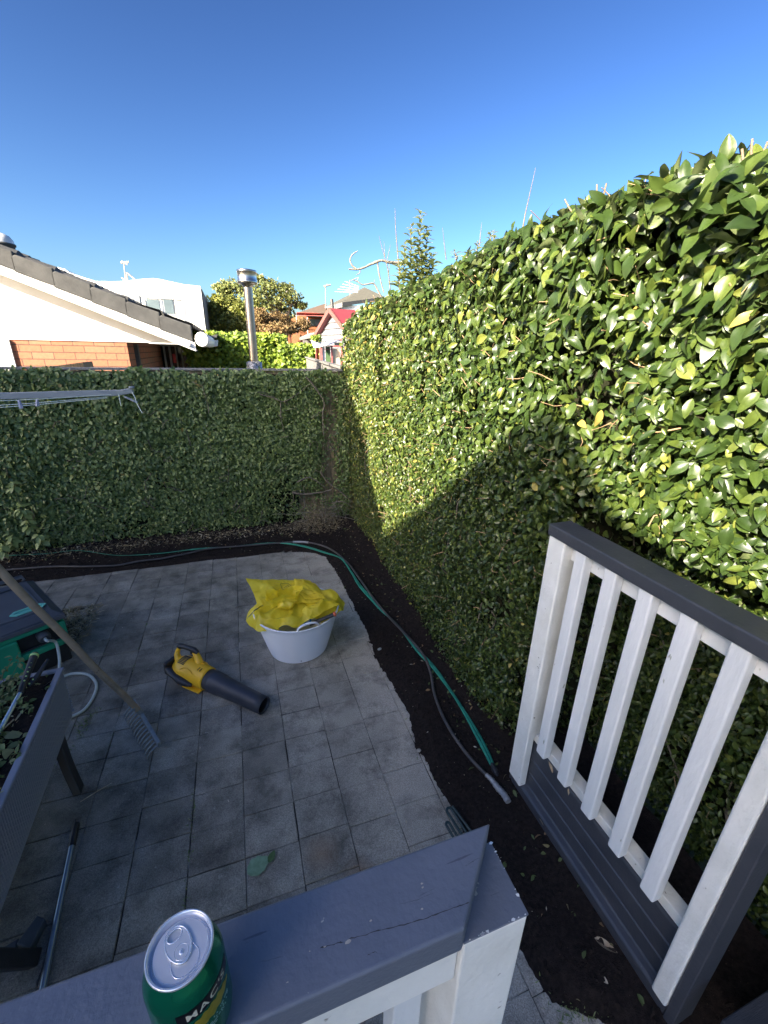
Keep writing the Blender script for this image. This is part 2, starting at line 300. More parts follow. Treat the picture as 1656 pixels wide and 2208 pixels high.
# paved yard: individual slabs, one structure
PXs, PYs = .2227, .1779; X0 = -1.656*PXs; Y0 = 9.618*PXs
pv = MB(); slabv = []
for i in range(-16, 7):
    x0 = X0+PXs*i; x1 = x0+PXs; coff = random.uniform(-.016, .016)
    for j in range(-12, 16):
        y1 = Y0-PYs*j+coff; y0 = y1-PYs
        if y1 > 4.30: continue
        y1 = min(y1, 4.175)
        if y1-y0 < .03: continue
        cx, cy = (x0+x1)/2, (y0+y1)/2
        if -1.46 < cx < -1.22 and 3.05 < cy < 3.56: continue
        g = [random.uniform(.0004, .0017)*(1.8 if random.random() < .2 else 1) for _ in range(4)]
        a, b, c, d = x0+g[0], x1-g[1], y0+g[2], y1-g[3]
        zb = random.uniform(-.003, .0025); tx = random.uniform(-.010, .010); ty = random.uniform(-.010, .010)
        ch = random.uniform(.0012, .0032)
        z = lambda x, y: zb+(x-cx)*tx+(y-cy)*ty
        def ring(e, dz):
            out = []
            q = [(a+e, c+e), (b-e, c+e), (b-e, d-e), (a+e, d-e)]
            for k in range(4):
                p, r_ = q[k], q[(k+1) % 4]
                for s in (0, .33, .66):
                    x = p[0]+(r_[0]-p[0])*s; y = p[1]+(r_[1]-p[1])*s
                    if e < .002 and s: x += random.gauss(0, .0006); y += random.gauss(0, .0006)
                    out.append((x, y, z(x, y)+dz))
            return out
        r0, r1, r2 = ring(0, -.03), ring(0, -ch), ring(ch, 0)
        n = 12; base = len(pv.v); pv.v += r0+r1+r2
        for q in range(n):
            k2 = (q+1) % n
            pv.f.append((base+q, base+k2, base+n+k2, base+n+q)); pv.f.append((base+n+q, base+n+k2, base+2*n+k2, base+2*n+q))
        pv.f.append(tuple(base+2*n+q for q in range(n))); pv.sm += [False]*(2*n+1)
        slabv += [random.random()]*(3*n)
patio = pv.build('patio_paving', M['paver'], fix=False)
at_ = patio.data.attributes.new('slab', 'FLOAT', 'POINT'); at_.data.foreach_set('value', slabv)
patio['kind'] = 'structure'
MB().grid(lambda u, v: (-4.2+5.5*u, -1+5.3*v, -.0058+.0030*fbm(u*60, v*60, 3, 2)), 90, 90).build('paving_sand', M['joint'])['kind'] = 'structure'

# dark garden bed that laps over the edge of the paving
BX = [(-1.2, 1.15), (.30, .97), (.42, .92), (.50, .80), (.62, .775), (1.06, .773), (1.285, .768), (1.55, .745), (1.79, .785), (2.1, .765), (2.29, .752), (2.6, .775), (3.5, .765), (3.9, .72), (4.02, .62), (4.10, .46), (4.15, .2), (4.2, -9)]
def bx(y): return float(np.interp(y, [a for a, _ in BX], [b for _, b in BX]))
nx, ny = 330, 340; gx = np.linspace(-3.6, 1.55, nx); gy = np.linspace(-.8, 4.95, ny)
H = np.full((ny, nx), np.nan)
for j, y in enumerate(gy):
    xb = bx(y)
    for i, x in enumerate(gx):
        if y > 4.0 and x < .5: f = max(y-4.172, x-xb)
        else: f = x-xb
        f += .010*mnoise.noise((x*7, y*7, 0))+.010*mnoise.noise((x*30, y*30, 1))+.05*max(0, mnoise.noise((x*5, y*5, 9))-.35)
        if y < 4.09 and x < .2: continue
        if f > -.045:
            z = min(.034, .5*f if f < 0 else f*.36)+.001*(f > 0)+min(1, max(0, f*14))*(.010*mnoise.noise((x*6, y*6, 4))+.007*mnoise.noise((x*40, y*40, 2)))+.003*mnoise.noise((x*90, y*90, 8))
            if y > 4.5: z += (y-4.5)*.16
            if x > 1.05: z += (x-1.05)*.2
            H[j, i] = z
mb = MB(); idx = -np.ones((ny, nx), int)
for j in range(ny):
    for i in range(nx):
        if not np.isnan(H[j, i]): idx[j, i] = len(mb.v); mb.v.append((gx[i], gy[j], H[j, i]))
for j in range(ny-1):
    for i in range(nx-1):
        q = (idx[j, i], idx[j, i+1], idx[j+1, i+1], idx[j+1, i])
        if min(q) >= 0: mb.f.append(q); mb.sm.append(True)
mb.build('garden_bed', M['mulch'], fix=False)['kind'] = 'structure'
def bed_z(x, y):
    i = int(round((x-gx[0])/(gx[1]-gx[0]))); j = int(round((y-gy[0])/(gy[1]-gy[0])))
    if 0 <= i < nx and 0 <= j < ny and not np.isnan(H[j, i]): return float(H[j, i])
    return 0.0

def in_bed(x, y): return (x > bx(y)) if y < 4.15 else (y > 4.172)
# mulch crumbs
def crumbs(name, pts, sizes, m, flat=.6, long=1.0, lift=.3):
    mb = MB()
    for (x, y, z), s in zip(pts, sizes):
        a = random.uniform(0, 6.28); ca, sa = math.cos(a), math.sin(a); h = s*flat; L = s*long*random.uniform(.7, 1.5)
        q = [Vector((L*random.uniform(.7, 1), 0, 0)), Vector((random.uniform(-.2, .2)*s, s*random.uniform(.4, .8), 0)), Vector((-L*random.uniform(.7, 1), 0, 0)), Vector((random.uniform(-.2, .2)*s, -s*random.uniform(.4, .8), 0))]
        q = [Vector((v.x*ca-v.y*sa, v.x*sa+v.y*ca, random.uniform(-.15, .15)*s)) for v in q]
        c = Vector((x, y, z+h*lift)); t = Vector((0, 0, h*random.uniform(.6, 1.1)))
        mb.add([c+v for v in q]+[c+t, c-t], [(0, 1, 4), (1, 2, 4), (2, 3, 4), (3, 0, 4), (1, 0, 5), (2, 1, 5), (3, 2, 5), (0, 3, 5)])
    return mb.build(name, m, fix=False)
pts = []; szs = []
while len(pts) < 9000:
    x = random.uniform(-2.6, 1.35); y = random.uniform(.1, 4.85)
    if not in_bed(x, y): continue
    if x > 1.1 and y < 1.2 and random.random() < .6: continue
    pts.append((x, y, bed_z(x, y))); szs.append(random.choice((.003, .004, .006, .009, .013))*random.uniform(.7, 1.3))
tag(crumbs('mulch_crumbs', pts, szs, M['mulch'], .5, 1.3), kind='stuff', label='dark bark mulch crumbs spread over the garden bed')
pts = []; szs = []
while len(pts) < 520:
    r = random.random()
    if r < .45: x = random.uniform(-2.4, 1.0); y = random.gauss(4.45, .16)
    elif r < .8: x = random.gauss(.98, .13); y = random.uniform(.7, 4.4)
    else: x = random.uniform(-1.6, .75); y = random.uniform(1.0, 4.1)
    if y > 4.8 or x > 1.2: continue
    if r >= .8: z = .001
    elif not in_bed(x, y): continue
    else: z = bed_z(x, y)
    pts.append((x, y, z)); szs.append(random.choice((.0018, .0026, .0035, .0055))*random.uniform(.6, 1.4)*(.8 if r >= .8 else 1))
tag(crumbs('pale_chips', pts, szs, M['chip'], .35, 1.9), kind='stuff', label='pale wood chips and trimmings scattered on the bed and paving')

# dropped leaves lying on the bed
P_ = []; V_ = []
while len(P_) < 300:
    if random.random() < .6: x = random.gauss(1.08, .10); y = random.uniform(.3, 4.6)
    else: x = random.uniform(-2.5, 1.0); y = random.gauss(4.55, .12)
    if not in_bed(x, y) or y > 4.8 or x > 1.3: continue
    P_.append((x, y, bed_z(x, y)+random.uniform(.002, .010))); V_.append(random.choice((.1, .2, .3, .4, .6, .8, 1.0)))
n_ = len(P_); dd = rng.standard_normal((n_, 3)); dd[:, 2] *= .3
M['litter_leaf'] = leaf_mat('litter_leaf', [(0, (.05, .08, .02)), (.6, (.10, .13, .04)), (1, (.24, .15, .07))], under=(.17, .14, .08), rough=.6, transl=.1)
tag(leaves('leaf_litter', P_, rng.standard_normal((n_, 3))*.5+np.array([0, 0, 1]), dd, rng.uniform(.012, .032, n_), M['litter_leaf'], ratio=.28, curl=.5, val=np.array(V_)), kind='stuff', label='small dropped hedge leaves lying on the dark garden bed')
# straw-like clippings heaped against the fence foot and in the gap of missing slabs
P_ = []; V_ = []
for k in range(8200):
    r = random.random()
    if r < .40: x = random.gauss(.80, .19); y = random.gauss(4.66, .10); z = bed_z(min(x, 1.2), min(y, 4.9))+max(0, .20-((x-.82)**2*1.3+(y-4.76)**2)*2.6)*random.random()**.6; v = random.uniform(.0, .5)
    elif r < .78: x = random.uniform(-2.6, 1.0); y = random.gauss(4.64, .055); z = bed_z(x, min(y, 4.9))+random.uniform(0, .012); v = random.random()**1.5
    else: x = random.uniform(-1.45, -1.20); y = random.uniform(3.06, 3.58); z = random.uniform(-.004, .010); v = random.random()**1.3
    if y > 4.85 or x > 1.15: continue
    P_.append((x, y, z)); V_.append(v)
n_ = len(P_); dd = rng.standard_normal((n_, 3)); dd[:, 2] *= .25
tag(leaves('dry_clippings', P_, rng.standard_normal((n_, 3))*.5+np.array([0, 0, 1]), dd, rng.uniform(.012, .05, n_), M['straw'], ratio=.07, val=np.array(V_)), kind='stuff', label='dry straw coloured clippings along the foot of the fig covered fence')
# green weeds in the joints
P_ = []; D_ = []
def tuft(x, y, n, s):
    for _ in range(n): P_.append((random.gauss(x, s), random.gauss(y, s), -.002)); a = random.uniform(0, 6.28); D_.append((math.cos(a)*.7, math.sin(a)*.7, random.uniform(.4, 1.4)))
for k in range(46): tuft(X0-.0+random.gauss(0, .003), random.uniform(1.08, 1.66), 2, .004)
for k in range(26): tuft(X0-PXs*random.choice((2, 3, 4)), random.uniform(1.9, 3.2), 5, .008)
for k in range(42): tuft(-.98+random.gauss(0, .02), 2.22+random.gauss(0, .09), 6, .010)
for k in range(34): tuft(bx(1+k*.09)-.01, 1+k*.09, 3, .012)
for k in range(60): x = random.uniform(.78, 1.0); tuft(x, .50-(x-.8)*.6+random.gauss(0, .03), 8, .014)
for k in range(60): tuft(random.uniform(-1.45, -1.22), random.uniform(3.06, 3.57), 5, .01)
n_ = len(P_)
tag(leaves('joint_weeds', P_, rng.standard_normal((n_, 3))+np.array([0, 0, .6]), D_, rng.uniform(.006, .024, n_), M['weed'], ratio=.10, curl=.5), kind='stuff', label='small green weeds and grass growing in the paving joints')

# a few loose stones
def stone(px, py, s, c):
    p = G(px, py, .015); mb = MB()
    def f(u, v):
        th = math.pi*v; ph = 2*math.pi*u; d = Vector((math.sin(th)*math.cos(ph), math.sin(th)*math.sin(ph)*.8, math.cos(th)*.55))
        return p+d*s*(1+.15*mnoise.noise(tuple(d*2+p)))
    mb.grid(f, 12, 8); return tag(mb.build('pebble', M[c], fix=False), *{'a': ('pale grey egg shaped pebble on the mulch right of the white tub', 'pebble'), 'b': ('small buff stone at the paving edge below the two hoses', 'pebble')}[('a' if px < 850 else 'b')])
M['stone'] = mat('stone', (.34, .36, .33), (.27, .28, .26), 30, .7)
M['stone2'] = mat('buff_stone', (.42, .39, .33), (.3, .28, .24), 30, .8)
stone(819, 1400, .017, 'stone'); stone(903, 1618, .013, 'stone2')

# ================================================================== RIGHT HEDGE
YT = [0, .5, .8, .95, 1.1, 1.3, 1.83, 2.8, 3.6, 4.46, 5]; ZT = [2.26, 2.29, 2.33, 2.44, 2.50, 2.50, 2.51, 2.44, 2.40, 2.35, 2.28]
def htop(y): return np.interp(y, YT, ZT)
def hface(y, z):
    n = vnoise(np.stack([y, z, 0*y], 1), 1.6, 1)*.055+vnoise(np.stack([y, z, 0*y], 1), 5.0, 2)*.025
    x = 1.185+n
    x += np.clip(z-2.3, 0, 1)**2*1.2
    rec = 1/(1+np.exp((y-1.30)/.035)); low = 1/(1+np.exp((z-1.38)/.03))
    x += rec*(.06+.36*low)
    x += np.clip(.35-z, 0, 1)*.10
    x -= .06*np.exp(-((y-1.9)/.5)**2)*np.clip(1-z/1.2, 0, 1)
    return x
hedge = thing('hedge', 'tall clipped hedge of glossy green leaves filling the right side of the yard', 'hedge', (1.45, 2.2, 0))
n_ = 190000
y = rng.uniform(-.5, 4.9, n_); z = rng.uniform(0, 1, n_)*htop(y)
size = np.interp(z, [0, .9, 1.5, 1.9, 2.5], [.024, .029, .041, .054, .068])*rng.uniform(.45, 1.3, n_)
far = np.interp(y, [1.5, 4.5], [1.0, .86]); size *= far
keep = rng.random(n_) < np.minimum(1, (.034/size)**1.6)
hole = vnoise(np.stack([y, z, 0*y], 1), 3.1, 5); keep &= ~((hole > .38) & (rng.random(n_) < .75))
keep &= ~((y < .28) & (z < 1.3)); keep &= ~((y < .0) & (z < 1.6))
y, z, size = y[keep], z[keep], size[keep]; n_ = len(y)
dep = rng.random(n_)**1.15*.15-.015; x = hface(y, z)+dep
nr = np.stack([-np.ones(n_), -.10+0*y, .38+0*y], 1)+rng.standard_normal((n_, 3))*.50
dr = np.stack([-.25+0*y, .10+0*y, -.55+0*y], 1)+rng.standard_normal((n_, 3))*.85
big = (size > .034) & (y < 3.0); vv = np.clip(rng.beta(1.5, 2.4, n_)*.97+(rng.random(n_) > .985)*.5, 0, 1); XYZ = np.stack([x, y, z], 1); vv = np.clip(vv+.22*np.clip((y-2.2)/1.5, 0, 1), 0, 1)  # far leaves paler and yellower, partly sunlight put into the leaf colour
leaves('foliage', XYZ[~big], nr[~big], dr[~big], size[~big], M['leaf'], hedge, ratio=.29, fold=.45, curl=.38, val=vv[~big])
leaves('large_foliage', XYZ[big], nr[big], dr[big], size[big], M['leaf'], hedge, ratio=.27, fold=.40, curl=.42, val=vv[big], hi=True)
# shaggy top
n_ = 9000; y = rng.uniform(.2, 4.9, n_); x = rng.uniform(1.17, 1.75, n_)
z = htop(y)+.03*vnoise(np.stack([x*4, y*4, 0*y], 1), 1)+np.minimum(0, (x-1.42)*.28)+rng.uniform(-.07, .035, n_)
sz = rng.uniform(.045, .088, n_)*np.interp(y, [1, 4.5], [1, .8])
leaves('top_foliage', np.stack([x, y, z], 1), rng.standard_normal((n_, 3))*.6+np.array([-.3, -.2, .8]), rng.standard_normal((n_, 3))*.7+np.array([-.3, 0, .15]), sz*.85, M['leaf'], hedge, ratio=.27, curl=.4, hi=True, val=rng.beta(1.5, 2.6, n_)*.9)
# the large tuft that rises above the near end of the hedge
n_ = 60; c = PX(1560, 390, 1.22)
pp = np.array([c.x, c.y, c.z-.035])+np.clip(rng.standard_normal((n_, 3)), -1.3, 1.3)*np.array([.05, .055, .035])
leaves('crown_tuft', pp, rng.standard_normal((n_, 3))*.6+np.array([-.7, -.3, .4]), rng.standard_normal((n_, 3))*.8+np.array([-.1, -.1, -.15]), rng.uniform(.05, .085, n_), M['leaf'], hedge, ratio=.28, curl=.5, hi=True, val=rng.beta(1.5, 2.8, n_)*.75)
# dark inside of the hedge
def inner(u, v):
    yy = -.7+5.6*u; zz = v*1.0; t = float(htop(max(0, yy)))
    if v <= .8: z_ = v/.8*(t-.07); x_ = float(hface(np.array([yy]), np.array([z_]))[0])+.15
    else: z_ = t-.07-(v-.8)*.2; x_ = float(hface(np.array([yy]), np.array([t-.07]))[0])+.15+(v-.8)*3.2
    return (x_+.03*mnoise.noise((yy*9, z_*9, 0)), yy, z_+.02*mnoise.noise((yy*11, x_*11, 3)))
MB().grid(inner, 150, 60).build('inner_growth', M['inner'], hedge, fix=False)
mb = MB()
for k in range(560):          # clipped twigs
    yy = random.uniform(.2, 4.8); t = float(htop(yy)); top = random.random() < .04
    if top: p = Vector((random.uniform(1.2, 1.5), yy, t-.02)); d = Vector((random.gauss(-.1, .3), random.gauss(0, .3), 1)).normalized(); L = random.uniform(.03, .085)
    else:
        zz = random.uniform(.9, t) if random.random() < .8 else random.uniform(.2, 1); p = Vector((float(hface(np.array([yy]), np.array([zz]))[0])+.03, yy, zz)); d = Vector((-.8, random.gauss(0, .9), random.gauss(.1, .6))).normalized(); L = random.uniform(.03, .12)
    q = p+d*L*.5+Vector((random.gauss(0, .006),)*3); e = q+(d+Vector((random.gauss(0, .25), random.gauss(0, .25), random.gauss(0, .25)))).normalized()*L*.5
    r = random.uniform(.0012, .0030); mb.tube([p, q, e], [r, r*.9, r*.75], 5)
mb.build('twigs', M['pale_twig'], hedge, fix=False)
mb = MB()
for k in range(70):
    yy = random.uniform(.3, 4.7); zz = random.uniform(.0, 1.0); x_ = float(hface(np.array([yy]), np.array([zz]))[0])+.05
    p = Vector((x_, yy, zz)); pts = [p]
    for _ in range(4): p = p+Vector((random.gauss(0, .012), random.gauss(0, .05), random.uniform(.03, .14))); pts.append(p)
    mb.tube(pts, [.006, .0055, .005, .004, .003], 6)
mb.build('stems', M['stem'], hedge, fix=False)
# cut woody ends on the skyline near the right edge of the view
mb = MB()
for (a, b) in (((1625, 330), (1622, 300)), ((1640, 335), (1656, 305)), ((1612, 345), (1600, 322)), ((1290, 420), (1287, 398)), ((1300, 415), (1308, 395)), ((1240, 440), (1218, 430))):
    p = PX(a[0], a[1]+26, 1.24); q = PX(*b, 1.24); MB().tube([p, (p+q)/2+Vector((0, .004, 0)), q], [.0034, .003, .003], 6).build('cut_branch', M['twig'], hedge, fix=False)

# whippy bare shoots and a leafy tree beyond the hedge
def whip(pts, r, y, name='bare_shoot', label=None, m='stem', side=()):
    mb = MB(); P = smooth_path([PY(a, b, y) for a, b in pts], 5); n = len(P); mb.tube(P, [r*(1-.75*i/(n-1)) for i in range(n)], 6)
    for s in side: Q = smooth_path([PY(a, b, y) for a, b in s], 4); n = len(Q); mb.tube(Q, [r*.6*(1-.6*i/(n-1)) for i in range(n)], 5)
    return tag(mb.build(name, M[m], fix=False), label, 'shoot', 'bare shoots above the hedge')
whip([(1128, 490), (1132, 465), (1142, 420), (1155, 362)], .004, 2.1, label='single long bare shoot standing highest above the middle of the hedge')
whip([(862, 600), (857, 540), (853, 490), (852, 450)], .008, 4.9, label='tallest upright bare shoot just left of the leafy spire')
whip([(842, 630), (836, 580), (824, 535), (817, 508)], .007, 4.9, label='forked thin bare shoot left of the leafy spire', side=[[(838, 590), (841, 560)], [(834, 565), (842, 528)], [(830, 555), (828, 520)]])
whip([(962, 560), (958, 525), (954, 490)], .005, 4.0, label='short bare shoot just right of the leafy spire')
whip([(1034, 530), (1036, 505), (1039, 480)], .004, 3.0, label='faint thin bare shoot midway along the hedge top')

def spire(px, py0, py1, y, n, ls, mb, P, Nn, D, S):
    a = PY(px, py0, y); b = PY(px+random.uniform(-6, 6), py1, y); m = 12
    pts = [a.lerp(b, i/m)+Vector((random.gauss(0, .006), random.gauss(0, .006), 0)) for i in range(m+1)]; mb.tube(pts, [.007*(1-.7*i/m) for i in range(m+1)], 5)
    for k in range(n):
        t = k/n; q = pts[min(m-1, int(t*m))].lerp(pts[min(m, int(t*m)+1)], t*m % 1); s = 1 if k % 2 else -1
        an = k*2.4; d = Vector((math.cos(an), math.sin(an), random.uniform(.5, .9)))
        P.append(q); D.append(d); Nn.append(Vector((-d.x, -d.y, 1.2))); S.append(ls*(1-.45*t)*random.uniform(.8, 1.15))
def shoots(name, label, spec, y, ls, m='lime_s'):
    t = thing(name, label, 'young tree', PY(spec[0][0], spec[0][1], y)); mb = MB(); P, Nn, D, S = [], [], [], []
    for px, a, b, n in spec: spire(px, a, b, y+random.uniform(-.1, .1), n, ls, mb, P, Nn, D, S)
    mb.build('stems', M['stem'], t, fix=False); leaves('foliage', P, Nn, D, S, M[m], t, ratio=.27, curl=.6, fold=.4)
M['lime_s'] = leaf_mat('spire_leaf', [(0, (.16, .20, .05)), (.6, (.25, .29, .08)), (1, (.36, .38, .12))], under=(.28, .32, .15), rough=.5, transl=.4)
shoots('leafy_spire', 'tall spire of small curled yellow green leaves rising over the far end of the hedge', [(905, 610, 452, 44), (886, 620, 482, 38), (920, 600, 486, 36), (870, 620, 520, 30), (932, 610, 545, 22), (860, 625, 565, 22), (896, 625, 530, 30), (912, 620, 540, 26)], 4.7, .125)
shoots('leafy_spire', 'small wispy leafy sprig on the hedge skyline between two bare shoots', [(1058, 545, 500, 14), (1066, 545, 495, 12), (1028, 545, 520, 8), (985, 560, 540, 8), (1005, 560, 540, 8)], 3.2, .06)

# pale crooked dead branches at the far end
db = thing('dead_branch', 'bare pale lichen covered crooked branches reaching left from the far end of the hedge', 'branch', PY(862, 570, 4.95)); mb = MB()
def br(pts, r0, r1, y=4.95):
    P = smooth_path([PY(a, b, y) for a, b in pts], 5); n = len(P)
    mb.tube([p+Vector((0, 0, .004*mnoise.noise(tuple(p*9)))) for p in P], [(r0+(r1-r0)*i/(n-1))*(1+.25*mnoise.noise((i*.9, r0*99, 0))) for i in range(n)], 7)
br([(880, 566), (858, 567), (838, 566), (822, 562), (800, 570), (785, 577), (768, 581), (752, 580)], .018, .007)
br([(768, 580), (760, 573), (756, 566), (755, 558), (761, 549), (771, 542)], .011, .005)
br([(776, 580), (776, 588), (768, 593)], .006, .003)
br([(814, 566), (817, 588), (822, 610), (828, 632)], .009, .006)
br([(822, 640), (814, 625), (806, 612), (795, 612), (782, 614), (770, 607), (760, 603)], .010, .005)
br([(770, 607), (773, 598)], .005, .003); br([(806, 612), (808, 603)], .004, .003)
mb.build('branches', M['lichen'], db, fix=False)

# ================================================================== BACK FENCE with creeping fig
FY = 4.86
fence = thing('timber_fence', 'paling fence with a flat grey cap across the back of the yard under the fig', 'fence', (-.8, FY, 0))
mb = MB(); xk = -3.9
while xk < 1.32:
    wd = random.uniform(.096, .1); mb.box(xk, xk+wd-.004, FY, FY+.019+random.uniform(0, .004), -.02, 1.775+random.uniform(-.006, .006)); xk += wd
mb.build('palings', M['paling'], fence)
MB().box(-3.9, 1.30, FY-.022, FY+.05, 1.778, 1.800).build('cap', M['grey_wood'], fence, bevel=.003)
mb = MB()
for zz in (.35, 1.0, 1.6): mb.box(-3.9, 1.3, FY+.025, FY+.07, zz, zz+.09)
mb.build('rails', M['grey_wood'], fence)
fig = thing('climbing_fig', 'dense creeping fig of small dark leaves covering the back fence', 'climbing plant', (-.8, 4.75, 0))
def figface(x, z):
    n = vnoise(np.stack([x, z, 0*x], 1), 1.5, 7)*.035+vnoise(np.stack([x, z, 0*x], 1), 5.5, 9)*.022
    return 4.745+n-.05*np.clip(-1.6-x, 0, 1)*np.clip(.7-z, 0, 1)*3
n_ = 88000; x = rng.uniform(-3.9, 1.2, n_); z = rng.uniform(.02, 1.82, n_)
zz_top = 1.775+.06*vnoise(np.stack([x, 0*x, 0*x], 1), 4, 3); keep = z < zz_top
bare = np.exp(-(((x-.97-(z-.9)*.04)/.105)**2))*np.clip((z-.2)/.2, 0, 1)*np.clip((1.95-z)/.5, 0, 1)
bare = np.maximum(bare, np.exp(-(((x-.70)/.22)**2+((z-.33)/.13)**2)))
keep &= rng.random(n_) > np.clip(bare*1.15, 0, .93)
hole = vnoise(np.stack([x, z, 0*x], 1), 2.6, 11); keep &= ~((hole > .36) & (rng.random(n_) < .55))
keep &= ~((z < .12+.08*vnoise(np.stack([x, 0*x, 0*x], 1), 3, 4)) & (rng.random(n_) < .6))
x, z = x[keep], z[keep]; n_ = len(x)
size = np.interp(z, [0, .6, 1.8], [.029, .036, .043])*rng.uniform(.6, 1.3, n_)*np.interp(x, [-2, 1], [1.1, .85])
yv = figface(x, z)+rng.random(n_)**1.2*.09; thin = np.clip(bare[keep], 0, 1); yv = yv+(4.83-yv)*thin*.8
nr = np.stack([.0*x, -np.ones(n_), .42+0*x], 1)+rng.standard_normal((n_, 3))*.45
dr = np.stack([.2+0*x, -.25+0*x, -.5+0*x], 1)+rng.standard_normal((n_, 3))*.75
leaves('foliage', np.stack([x, yv, z], 1), nr, dr, size, M['fig'], fig, ratio=.30, val=np.clip(rng.beta(1.8, 2.0, n_)*.95+(rng.random(n_) > .992)*.5, 0, 1))
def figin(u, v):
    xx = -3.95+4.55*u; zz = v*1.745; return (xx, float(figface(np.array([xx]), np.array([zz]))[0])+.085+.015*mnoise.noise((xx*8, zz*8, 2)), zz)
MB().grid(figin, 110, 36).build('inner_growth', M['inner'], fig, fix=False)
mb = MB()
def vine(pts, r, y=4.72):
    P = smooth_path([PY(a, b, y) for a, b in pts], 5); n = len(P); MB().tube([p+Vector((0, .006*mnoise.noise(tuple(p*12)), 0)) for p in P], [r*(1-.5*i/(n-1)) for i in range(n)], 6).build('vine_stem', M['stem'], fig, fix=False)
vine([(660, 813), (672, 826), (686, 845), (699, 868), (696, 895), (698, 940)], .011)
vine([(560, 850), (590, 858), (612, 866), (640, 850), (668, 828)], .007)
vine([(605, 868), (606, 900), (612, 930)], .006)
vine([(692, 1020), (710, 1042), (740, 1065), (770, 1092)], .010, 4.66)
vine([(630, 1062), (655, 1066), (690, 1062), (716, 1056)], .014, 4.70)
vine([(640, 1040), (668, 1030), (700, 1050)], .010, 4.70)
vine([(712, 960), (730, 990), (742, 1040), (738, 1070)], .006, 4.78)
vine([(715, 1085), (740, 1082), (765, 1096)], .008, 4.64); vine([(700, 1100), (735, 1090), (762, 1105)], .005, 4.62)
vine([(772, 870), (780, 890), (778, 930), (772, 980)], .007, 4.60)
for k in range(80):
    p = Vector((random.gauss(.86, .14), random.uniform(4.60, 4.76), random.uniform(.03, .22))); d = Vector((random.gauss(-.1, .6), random.gauss(0, .25), random.gauss(.35, .5))).normalized(); L_ = random.uniform(.10, .40)
    MB().tube([p, p+d*L_*.5+Vector((0, 0, .01)), p+d*L_+Vector((random.gauss(0, .02), 0, random.gauss(0, .02)))], [.003, .0026, .0015], 5).build('dead_twig', M['lichen' if k % 3 else 'stem'], fig, fix=False)
for k in range(60):
    xx = random.uniform(-2.4, .95); zz = random.uniform(.05, 1.7); p = Vector((xx, 4.735, zz)); pts = [p]
    for _ in range(4): p = p+Vector((random.gauss(0, .05), random.gauss(0, .008), random.gauss(.0, .05))); pts.append(p)
    mb.tube(pts, .0035, 5)
mb.build('fine_stems', M['stem'], fig, fix=False)
# broad-leaved seedlings at the left foot of the fence
t = thing('young_shrub', 'low seedlings with broad drooping leaves at the left foot of the fig', 'shrub', G(30, 1190)); P, Nn, D, S = [], [], [], []; mb = MB()
for (px, py, y) in ((25, 1165, 4.6), (60, 1130, 4.62), (85, 1160, 4.58), (45, 1100, 4.62), (5, 1185, 4.55), (-40, 1150, 4.6), (28, 1045, 4.64)):
    c = PY(px, py, y); mb.tube([Vector((c.x+.02, c.y+.05, .02)), c], .004, 5)
    for k in range(9): a = k*2.4; d = Vector((math.cos(a), math.sin(a)-.3, random.uniform(-.5, .3))); P.append(c+Vector((0, 0, random.uniform(-.04, .04)))); D.append(d); Nn.append(Vector((d.x*.3, -.5, 1))); S.append(random.uniform(.06, .095))
mb.build('stems', M['weed'], t, fix=False); leaves('foliage', P, Nn, D, S, M['fig'], t, ratio=.26, curl=.35, val=np.full(len(P), .86))

# ================================================================== NEIGHBOUR'S HOUSE
def brick_mat(name, c1, c2, mortar, bw=.24, bh=.0862):
    m = bpy.data.materials.new(name); m.use_nodes = True; nt = m.node_tree; N = nt.nodes; L = nt.links; b = N['Principled BSDF']
    tc = N.new('ShaderNodeTexCoord'); sp = N.new('ShaderNodeSeparateXYZ'); L.new(tc.outputs['Object'], sp.inputs[0])
    ad = N.new('ShaderNodeMath'); ad.operation = 'ADD'; L.new(sp.outputs[0], ad.inputs[0]); L.new(sp.outputs[1], ad.inputs[1])
    cb = N.new('ShaderNodeCombineXYZ'); L.new(ad.outputs[0], cb.inputs[0]); L.new(sp.outputs[2], cb.inputs[1])
    br = N.new('ShaderNodeTexBrick'); L.new(cb.outputs[0], br.inputs['Vector']); br.inputs['Scale'].default_value = 1; br.inputs['Brick Width'].default_value = bw; br.inputs['Row Height'].default_value = bh
    br.inputs['Mortar Size'].default_value = .0055; br.inputs['Mortar Smooth'].default_value = .2; br.inputs['Color1'].default_value = (*c1, 1); br.inputs['Color2'].default_value = (*c2, 1); br.inputs['Mortar'].default_value = (*mortar, 1); br.inputs['Bias'].default_value = -.45
    n = N.new('ShaderNodeTexNoise'); n.inputs['Scale'].default_value = 30; L.new(tc.outputs['Object'], n.inputs['Vector'])
    mr = N.new('ShaderNodeMapRange'); mr.inputs[3].default_value = .75; mr.inputs[4].default_value = 1.25; L.new(n.outputs[0], mr.inputs[0])
    hv = N.new('ShaderNodeHueSaturation'); L.new(mr.outputs[0], hv.inputs['Value']); L.new(br.outputs['Color'], hv.inputs['Color']); L.new(hv.outputs[0], b.inputs['Base Color']); b.inputs['Roughness'].default_value = .85
    bp = N.new('ShaderNodeBump'); bp.inputs['Distance'].default_value = .006; bp.invert = True; L.new(br.outputs['Fac'], bp.inputs['Height']); L.new(bp.outputs[0], b.inputs['Normal'])
    return m
M['brick'] = brick_mat('orange_brick', (.40, .155, .085), (.29, .20, .12), (.13, .08, .06))
M['white_wall'] = mat('white_cladding', (.86, .86, .85), (.82, .82, .80), 2, .7)
M['soffit'] = mat('grey_soffit', (.42, .41, .39), (.38, .37, .35), 5, .8)
